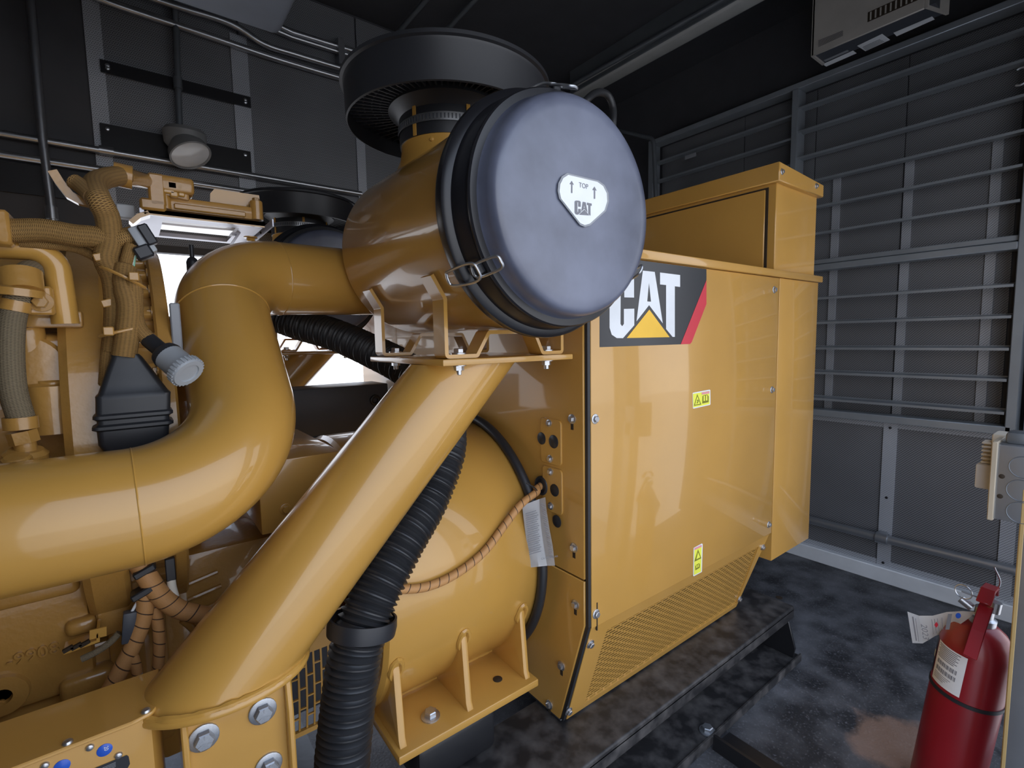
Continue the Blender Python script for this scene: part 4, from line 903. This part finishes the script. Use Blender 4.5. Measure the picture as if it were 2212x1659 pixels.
MB().lathe([(0, -.01), (.034, -.01), (.034, .006), (.026, .014), (0, .014)], Hh(56, 985), (.1, -.2, 1), 24).build('union', 'yellow_casting', fh)
MB().lathe([(0, 0), (.022, 0), (.022, .022), (.018, .026), (0, .026)], Hh(40, 1012, -.03), (.0, -.3, 1), 10).build('cap', 'yellow_casting', fh)
# orange looms below the pipe
lw = thing('lower_harness', 'orange wrapped cable looms forking below the big yellow pipe', 'wiring harness', PY(235, 1490, 1.40))
YL = 1.42
def Lw(u, v, d=0.): return PY(u, v, YL + d)
loom([Lw(300, 1215, .0), Lw(318, 1245, -.01), Lw(345, 1285, -.01), Lw(385, 1315, -.01), Lw(430, 1327, -.01), Lw(480, 1335, 0), Lw(530, 1350, .03)], .0215, 'orange_wrap', 'loom', lw)
loom([Lw(314, 1270, 0), Lw(314, 1310, 0), Lw(305, 1350, 0), Lw(285, 1400, 0), Lw(262, 1445, 0), Lw(232, 1500, 0)], .0185, 'orange_wrap', 'loom', lw)
loom([Lw(322, 1290, .01), Lw(338, 1330, .01), Lw(344, 1390, .01), Lw(341, 1450, .01)], .0125, 'orange_wrap', 'loom', lw)
loom([Lw(283, 1410, -.005), Lw(292, 1432, -.005), Lw(297, 1455, -.005)], .011, 'orange_wrap', 'loom', lw)
MB().cyl(Lw(300, 1452), Lw(298, 1472), .008, None, 12).build('bare_lead', 'decal_white', lw)
for u, v in ((312, 1230), (307, 1277)): MB().obox(Lw(u, v, -.012), ((1, 0, .4), (0, 1, 0), (-.4, 0, 1)), (.022, .02, .008)).bevel(.003, 1).build('cable_tie', 'black_plastic', lw)
loom([Lw(395, 1338, .02), Lw(412, 1352, .02), Lw(428, 1368, .03)], .010, 'yellow_casting', 'loom', lw)
bcn = thing('inline_connector', 'dark inline connector with a tan lead beside the orange loom', 'connector', Lw(278, 1385))
MB().obox(Lw(279, 1353, .0), ((.12, 0, 1), (0, 1, 0), (1, 0, -.12)), (.036, .012, .013)).bevel(.003, 2).build('connector_body', 'dark_grey_paint', bcn)
MB().tube(spline([Lw(281, 1328), Lw(290, 1312), Lw(297, 1300)], 4), .0032, 8).build('wire', 'decal_white', bcn)
loom([Lw(258, 1367, .01), Lw(235, 1390, .01), Lw(205, 1410, .01), Lw(176, 1424, .01)], .0075, 'braid_grey', 'lead', bcn)
tc_ = thing('temperature_probe', 'black sensor plug with a cream sleeve under the big pipe', 'sensor', Lw(370, 1290))
MB().obox(Lw(368, 1228, .0), ((0, 0, 1), (0, 1, 0), (1, 0, 0)), (.028, .010, .010)).bevel(.002, 1).build('plug', 'black_plastic', tc_)
MB().tube(spline([Lw(369, 1248), Lw(372, 1270), Lw(378, 1290)], 5), .0095, 12).build('sleeve', 'cream_plastic', tc_)

# ================================================================== RIGHT FOREGROUND
XP = 1.93
p0 = PX(2196, 1150, XP); p1 = PX(2180, 1410, XP) - V(0, .024, 0)
jp = thing('door_post', 'slim galvanised steel post with yellowed edge at the right', 'post', (XP + .02, p0.y, 0))
pw = .11
MB().box((XP, p1.y - pw, 0), (XP + .06, p1.y + .02, 1.16)).bevel(.006, 2).build('post_tube', 'galvanised', jp)
MB().box((XP - .001, p1.y + .012, 0), (XP + .058, p1.y + .024, 1.16)).bevel(.003, 1).build('post_edge', 'brass_paint', jp)
wp = MB().box((XP + .03, YN - .05, 0), (XP + .20, p1.y - pw + .01, ZC)).build('trim_1', 'dark_frame', kind='structure')
eb = thing('electrical_box', 'galvanised square electrical box with round knockouts at the right edge', 'electrical box', (XP + .05, PX(2180, 1120, XP).y, 1.16))
bx0, bx1 = PX(2146, 960, XP), PX(2140, 1110, XP)
zt0, zb0 = PX(2150, 958, XP).z, PX(2140, 1120, XP).z; yl0 = PX(2146, 1040, XP).y
MB().box((XP, yl0 - .16, zb0), (XP + .10, yl0, zt0)).bevel(.006, 2).build('box_body', 'galvanised', eb)
MB().box((XP - .006, yl0 - .005, zb0 - .004), (XP + .105, yl0 + .008, zt0 + .006)).bevel(.002, 1).build('box_lip', 'tan_plastic', eb)
for u, v in ((2212, 1010), (2206, 1060), (2206, 1108)):
    p = PX(u, v, XP); MB().tube([V(XP - .0005, p.y + .030 * math.cos(t_), p.z + .030 * math.sin(t_)) for t_ in [2 * math.pi * k / 28 for k in range(28)]], .0012, 6, closed=True).build('knockout', 'dark_frame', eb)
for u, v in ((2164, 1029), (2160, 1072)): bolt(eb, PX(u, v, XP), (-1, 0, 0), .0065, 'slot_dark', 'disc', 'hole')
MB().obox(PX(2208, 946, XP + .05), ((1, 0, 0), (0, 1, 0), (0, 0, 1)), (.03, .03, .018)).bevel(.01, 2).build('cable_entry', 'dark_frame', eb)
sw = thing('thermostat', 'cream wall thermostat with ribbed dial behind the electrical box', 'thermostat', (XP + .16, yl0 + .03, 1.2))
s0, s1 = PX(2137, 935, XP + .12), PX(2122, 1098, XP + .12)
yy = PX(2140, 1000, XP + .12).y
MB().box((XP + .11, yy - .10, s1.z), (XP + .19, yy, s0.z)).bevel(.006, 2).build('case', 'cream_plastic', sw)
for k in range(9): MB().box((XP + .115, yy, s0.z - .035 - k * .012), (XP + .165, yy + .022, s0.z - .029 - k * .012)).bevel(.001, 1).build('dial_rib', 'cream_plastic', sw)
zz = PX(2130, 1030, XP + .12).z
MB().box((XP + .10, yy - .03, zz - .035), (XP + .14, yy + .030, zz + .04)).bevel(.005, 2).build('lever', 'white_paint', sw)
# --- fire extinguisher
ex = thing('fire_extinguisher', 'red fire extinguisher with white label and 2023 inspection tag', 'fire extinguisher', (2.2, .36, 0))
R0 = .092; TL = Matrix.Translation((2.19, .385, .0)) @ Matrix.Rotation(math.radians(-8), 4, Vector((1, .55, 0)).normalized())
TL = Matrix.Translation((2.12, .355, .012)) @ Matrix.Rotation(math.radians(6), 4, 'X')
def E(mb): return mb.xf(TL)
E(MB().lathe([(0, .0), (.075, .0), (R0, .012), (R0, .56), (.082, .595), (.066, .625), (.042, .645), (.030, .65), (0, .65)], (0, 0, 0), (0, 0, 1), 64)).build('cylinder', 'red_paint', ex)
E(MB().lathe([(R0 - .003, .392), (R0 + .003, .392), (R0 + .003, .404), (R0 - .003, .404)], (0, 0, 0), (0, 0, 1), 64)).build('strap', 'black_rubber', ex)
E(MB().lathe([(.0, .64), (.034, .64), (.034, .668), (.024, .672), (.024, .70), (0, .70)], (0, 0, 0), (0, 0, 1), 32)).build('valve_collar', 'zinc', ex)
E(MB().cyl((-.005, -.02, .70), (-.005, -.02, .735), .016, None, 16).cyl((0, .03, .685), (0, .06, .70), .013, None, 14)).build('valve_body', 'zinc', ex)
# cylinder-fixed directions: camera lies towards (-X)
def sect(a0, a1, z0, z1, dr, n=14):
    q = MB(); A = [math.radians(a0 + (a1 - a0) * k / n) for k in range(n + 1)]
    lo = [q.v(V((R0 + dr) * math.cos(a), (R0 + dr) * math.sin(a), z0)) for a in A]; hi = [q.v(V((R0 + dr) * math.cos(a), (R0 + dr) * math.sin(a), z1)) for a in A]
    for k in range(n): q.face([lo[k], lo[k + 1], hi[k + 1], hi[k]])
    return q
lbx = E(sect(118, 178, .415, .556, .0008)).build('label', 'decal_grey', ex)
lbx.data.materials[0] = MATS['galvanised'] if False else MATS['paper_white']
for k in range(8): E(sect(122 + (k % 3) * 2, 168 - (k * 5 % 9), .548 - k * .006, .551 - k * .006, .0014, 8)).build('label_print', 'paper_print', lbx, smooth=0)
for row in (.482, .458):
    a = 126
    k = 0
    while a < 166:
        w_ = (1.2, 2.2, .8, 1.6)[k % 4]; E(sect(a, a + w_, row, row + .015, .0014, 1)).build('barcode_bar', 'paper_print', lbx, smooth=0); a += w_ + (1.0, 1.6, .9)[k % 3]; k += 1
for k in range(4): E(sect(124, 160 - k * 4, .448 - k * .006, .450 - k * .006, .0014, 8)).build('label_print', 'paper_print', lbx, smooth=0)
E(sect(88, 114, .43, .556, .0008)).build('side_label', 'decal_black', ex); E(sect(92, 110, .48, .505, .0014, 6)).build('side_label_band', 'cream_plastic', ex)
# handle and lever, hanging to the viewer's side
def exq(*pts): return [V(*p) for p in pts]
E(MB().ribbon(exq((-.135, -.02, .585), (-.085, -.02, .655), (-.03, -.02, .715), (.03, -.02, .722)), .006, (0, .034, 0)).bevel(.002, 1)).build('lever', 'red_paint', ex)
E(MB().ribbon(exq((-.075, -.018, .745), (-.03, -.018, .775), (.04, -.018, .765), (.06, -.018, .73)), .006, (0, .036, 0)).bevel(.002, 1)).build('grip', 'red_paint', ex)
E(MB().tube([V(-.02 + .006 * math.cos(t_), .055 + .022 * math.cos(t_), .735 + .022 * math.sin(t_)) for t_ in [2 * math.pi * k / 28 for k in range(28)]], .0018, 6, closed=True)).build('pull_ring', 'zinc', ex)
E(MB().cyl((-.02, .0, .735), (-.02, .06, .735), .003, None, 8)).build('safety_pin', 'zinc', ex)
# inspection tag
TGX = 2.12
def G(u, v, d=0.): return PX(u, v, TGX + d)
tgm = thing('inspection_tag', 'white paper inspection tag marked 2023 curling off the extinguisher neck', 'tag', G(2000, 1392))
top = [(1960, 1321), (1985, 1330), (2015, 1330), (2045, 1322), (2080, 1320), (2107, 1322)]; bot = [(1971, 1389), (1993, 1390), (2020, 1374), (2050, 1362), (2078, 1346), (2095, 1334)]
q = MB(); A = [q.v(G(*p, .02 * math.sin(i * 1.1))) for i, p in enumerate(top)]; B = [q.v(G(*p, -.02 + .02 * math.sin(i * 1.1))) for i, p in enumerate(bot)]
for i in range(5): q.face([A[i], A[i + 1], B[i + 1], B[i]])
bmesh.ops.solidify(q.bm, geom=q.bm.faces[:], thickness=.0008)
q.build('tag_paper', 'paper_white', tgm)
a, c = G(1989, 1347, -.028), G(1994, 1379, -.045)
dx_ = (c - a).normalized(); ax_ = V(-1, 0, 0); up_ = ax_.cross(dx_); up_ = up_ if up_.y < 0 else -up_
text('2023', a, dx_, V(0, -1, .12), .017, 'paper_print', 'tag_year', tgm)
for (u0, v0, u1, v1, w_) in ((2048, 1326, 2042, 1362, 9), (2012, 1338, 2016, 1372, 1.2), (2018, 1337, 2022, 1370, 1.2), (2024, 1336, 2028, 1366, 1.2), (2034, 1334, 2036, 1362, 1.2), (1970, 1332, 1978, 1386, 3), (1977, 1336, 1984, 1388, 1.2)):
    flat([[G(u0, v0, -.04), G(u0 + w_, v0, -.04), G(u1 + w_, v1 - 2, -.052), G(u1, v1 - 2, -.052)]], 'tag_print', 'paper_print', tgm)
flat([[G(*p, -.05) for p in ((2023, 1343), (2027, 1350), (2023, 1356), (2018, 1350))]], 'tag_mark', 'decal_red', tgm)
flat([[G(2070 + 6 * math.cos(t_), 1330 + 6 * math.sin(t_), -.05) for t_ in [2 * math.pi * k / 16 for k in range(16)]]], 'tag_mark', 'blue_cap', tgm)
loom([G(2096, 1328, .03), G(2130, 1300, .05), G(2160, 1262, .05), G(2148, 1225, .02)], .0022, 'zinc', 'tag_wire', tgm)

# ================================================================== CEILING AND WALL FITTINGS
def pipe_thing(name, label, cat, pts, r, mat='conduit_metal', group=None, couplings=()):
    pts = [Vector(p) for p in pts]; t_ = thing(name, label, cat, min(pts, key=lambda p: p.z), group)
    MB().tube(pts, r, 14).build('pipe', mat, t_)
    for p, d in couplings: MB().cyl(Vector(p) - Vector(d) * .03, Vector(p) + Vector(d) * .03, r * 1.35, None, 16).build('coupling', mat, t_)
    return t_
YQ = YB - .06
def Q(u, v, d=0.): return PY(u, v, YQ + d)
g_ = 'conduits on the back wall'
pipe_thing('conduit', 'upper of the two long conduits crossing behind the wall lamp', 'conduit', [Q(-120, 268), Q(781, 419)], .0175, group=g_, couplings=[(Q(230, 326), (1, 0, 0))])
t_ = pipe_thing('conduit', 'lower of the two long conduits, ending in an elbow box', 'conduit', [Q(-120, 315), Q(741, 445)], .0175, group=g_, couplings=[(Q(738, 444), (1, 0, 0))])
MB().box((Q(741, 445).x, YQ - .03, Q(741, 447).z - .06), (Q(745, 445).x + .02, YB, Q(741, 430).z)).build('end_bracket', 'dark_frame', t_)
pipe_thing('conduit', 'vertical conduit near the left edge of the back wall', 'conduit', [Q(62, -60, -.03), Q(65, 0, -.03), Q(92, 300, -.03), Q(116, 490, -.03), Q(122, 560, -.03)], .018, group=g_, couplings=[(Q(112, 460, -.03), (0, 0, 1))])
pipe_thing('conduit', 'thin vertical conduit feeding the round wall lamp', 'conduit', [Q(376, -10), Q(380, 60), Q(388, 280)], .0165, 'dark_frame', group=g_, couplings=[(Q(384, 180), (0, 0, 1))])
pipe_thing('conduit', 'lower galvanised conduit with offset bend under the ceiling', 'conduit', spline([Q(150, -30), Q(250, 10), Q(420, 67), Q(560, 115), Q(640, 140), Q(770, 178), Q(900, 215)], 5), .0185, group=g_)
pipe_thing('conduit', 'middle galvanised conduit with offset bend under the ceiling', 'conduit', spline([Q(250, -30, -.03), Q(390, 16, -.03), Q(500, 52, -.03), Q(570, 95, -.03), Q(640, 118, -.03), Q(770, 157, -.03), Q(900, 195, -.03)], 5), .0185, group=g_)
t_ = pipe_thing('conduit', 'upper pair conduit emerging behind the grey duct, with strut clamp', 'conduit', [Q(560, 50), Q(630, 80), Q(790, 130), Q(900, 165)], .0165, group=g_)
MB().tube([Q(560, 36), Q(632, 70), Q(790, 118), Q(900, 150)], .0165, 14).build('pipe', 'conduit_metal', t_)
p = Q(735, 108); MB().box((p.x - .02, YQ - .03, p.z - .10), (p.x + .02, YB, p.z + .06)).build('strut_clamp', 'conduit_metal', t_)
wlp = thing('wall_lamp', 'round grey emergency lamp head tilted down on the back wall', 'lamp', Q(400, 350))
p = Q(400, 300, -.04)
MB().lathe([(0, -.05), (.085, -.05), (.10, -.03), (.105, .03), (.09, .05), (0, .05)], p, V(.0, -.1, 1), 36).build('lamp_base', 'lamp_body', wlp)
p2 = Q(408, 328, -.10); dl = V(.30, -.42, -.85).normalized()
MB().lathe([(0, -.08), (.06, -.07), (.095, -.02), (.105, .025), (.100, .03), (.095, .022)], p2, dl, 40).build('lamp_head', 'lamp_body', wlp)
MB().lathe([(.095, .020), (.06, .028), (0, .032)], p2, dl, 40).build('lens', 'lamp_glass', wlp)
dk = thing('exhaust_duct', 'large grey painted duct box hanging under the ceiling', 'duct', (-.3, 1.9, 2.9))
dc = PZ(602, 77, 2.9)
MB().box((-1.5, 1.35, 2.9), (dc.x + .01, dc.y + .02, 3.5)).bevel(.035, 3).build('duct_body', 'duct_grey', dk)
MB().box((-1.3, 1.5, 3.5), (.3, dc.y - .1, ZC)).build('duct_hanger', 'dark_frame', dk)
# strip light
sl = thing('strip_light', 'long unlit strip light fixed across the dark ceiling', 'ceiling light', (2.8, 1.8, 3.6))
zl = 3.62; a0, a1 = PZ(1250, 193, zl), PZ(1292, 197, zl)
MB().box((a0.x, .2, zl), (a1.x, a0.y + .1, ZC)).build('housing', 'dark_frame', sl)
MB().prism([V(a0.x - .01, .2, zl + .05), V(a0.x + .02, .2, zl - .015), V(a1.x - .02, .2, zl - .015), V(a1.x + .01, .2, zl + .05)], V(0, a0.y - .1, 0)).bevel(.012, 2).build('diffuser', 'diffuser', sl)
pipe_thing('ceiling_conduit', 'thin conduit running beside the unlit strip light', 'conduit', [PZ(1225, 190, 3.66), PZ(1560, 0, 3.66), PZ(1800, -136, 3.66)], .018, 'dark_frame')
pipe_thing('ceiling_conduit', 'left of two thin ceiling conduits above the big rain cap', 'conduit', [PZ(860, 70, 3.72), PZ(920, 0, 3.72), PZ(990, -82, 3.72)], .016, 'dark_frame')
pipe_thing('ceiling_conduit', 'right of two thin ceiling conduits above the big rain cap', 'conduit', [PZ(960, 70, 3.72), PZ(1025, 0, 3.72), PZ(1100, -80, 3.72)], .016, 'dark_frame')
pipe_thing('wall_conduit', 'bent conduit dropping behind the black cover toward the louvres', 'conduit', fillet([PX(1310, 275, 3.5), PX(1412, 300, 3.5), PX(1418, 460, 3.5)], .08, 6), .017, 'dark_frame')
loom_pts = [PD(1268, 215, 1.6), PD(1290, 200, 1.65), PD(1312, 205, 1.7), PD(1324, 232, 1.72), PD(1324, 270, 1.72)]
ch = thing('control_cable', 'thin black cable loop rising behind the round black cover', 'cable', loom_pts[-1])
loom([PD(1250, 240, 1.6)] + loom_pts + [PD(1318, 330, 1.75)], .012, 'black_rubber', 'cable_body', ch)
# heater box
XHt = 3.28; hb0, hb1 = PX(1751.6, 126, XHt), PX(1997.5, 14.5, XHt); zh = (hb0.z + hb1.z) / 2
ht = thing('unit_heater', 'beige enamel heater box hung above the louvres with white rating labels', 'heater', (XHt + .15, (hb0.y + hb1.y) / 2, zh))
xb_ = PZ(1760, 143, zh).x + .03
MB().box((XHt, hb1.y, zh), (XHt + .012, hb0.y, ZC - .08)).bevel(.004, 1).build('front_cover', 'beige_enamel', ht)
MB().prism([V(XHt, hb1.y, zh), V(xb_, hb1.y - .05, zh), V(xb_, hb1.y - .05, ZC - .08), V(XHt, hb1.y, ZC - .08)], V(0, -.012, 0)).build('side_cover', 'beige_enamel', ht, smooth=0)
MB().box((XHt, hb0.y - .012, zh), (xb_, hb0.y, ZC - .08)).build('side_cover', 'beige_enamel', ht, smooth=0)
MB().box((XHt + .012, hb1.y - .04, zh + .012), (xb_, hb0.y - .012, ZC - .02)).build('chassis', 'dark_grey_paint', ht, smooth=0)
for P in (((1874, 46), (1979, 0), (1986, -10), (1876, 40)),): pass
a, c = PX(1874, 46, XHt), PX(2010, -12, XHt)
o = MB().box((XHt - .001, c.y, a.z - .005), (XHt + .003, a.y, a.z + .045)).build('vent_slot', 'slot_dark', ht, smooth=0)
for k in range(12): MB().box((XHt - .004, a.y - (a.y - c.y) * (k + .8) / 12, a.z), (XHt - .001, a.y - (a.y - c.y) * (k + .5) / 12, a.z + .04)).build('vent_fin', 'beige_enamel', o, smooth=0)
def HB(x, y, d=0.): return PZ(1740 + x / 6.9125, y / 6.9125, zh + .011 - d)
for k, P in enumerate((((770, 685), (1145, 505), (1265, 595), (895, 765)), ((250, 960), (710, 755), (765, 795), (310, 995)), ((270, 900), (625, 745), (655, 765), (300, 920)), ((1312, 490), (1890, 245), (1930, 290), (1362, 543)))):
    flat([[HB(*p, .001) for p in P]], 'rating_label', 'decal_white' if k != 2 else 'decal_grey', ht)
for k in range(4): flat([[HB(*p, .003) for p in ((850 + k * 14, 705 + k * 15), (1110 + k * 20, 585 + k * 10), (1118 + k * 20, 591 + k * 10), (858 + k * 14, 712 + k * 15))]], 'label_print', 'decal_grey', ht)
for k in range(6):
    flat([[PX(1740 + x / 6.9125, y / 6.9125, XHt - .001) for x, y in ((190, 605 + k * 18), (560, 455 + k * 14), (560, 462 + k * 14), (190, 613 + k * 18))]], 'stencil_print', 'dark_grey_paint', ht)
MB().box((XHt + .10, hb1.y + .1, ZC - .10), (XHt + .2, hb0.y - .1, ZC)).build('hanger', 'dark_frame', ht, smooth=0)
# low pipe along the right wall
zp = PX(1750, 1125, XR - .05).z; zp2 = PX(2150, 1222, XR - .05).z
t_ = pipe_thing('floor_conduit', 'galvanised pipe clipped low along the perforated right wall', 'conduit', [V(XR - .05, 2.6, zp), V(XR - .05, .98, (zp + zp2) / 2), V(XR - .05, .40, zp2 - .0), V(XR - .06, .1, zp2 - .01)], .027, 'galvanised', couplings=[((XR - .05, .985, (zp + zp2) / 2), (0, 1, 0))])
MB().box((XR - .05, .965, (zp + zp2) / 2 - .04), (XR, 1.0, (zp + zp2) / 2 + .035)).build('pipe_clip', 'galvanised', t_)
p = PX(2205, 165, 3.5)
hk = thing('wire_loop', 'thin pale wire loop hanging at the upper right edge', 'wire', p)
MB().tube([p + V(0, .03 * math.cos(a), .04 * math.sin(a)) for a in [math.radians(60 + 240 * k / 20) for k in range(21)]], .006, 8).build('loop', 'galvanised', hk)
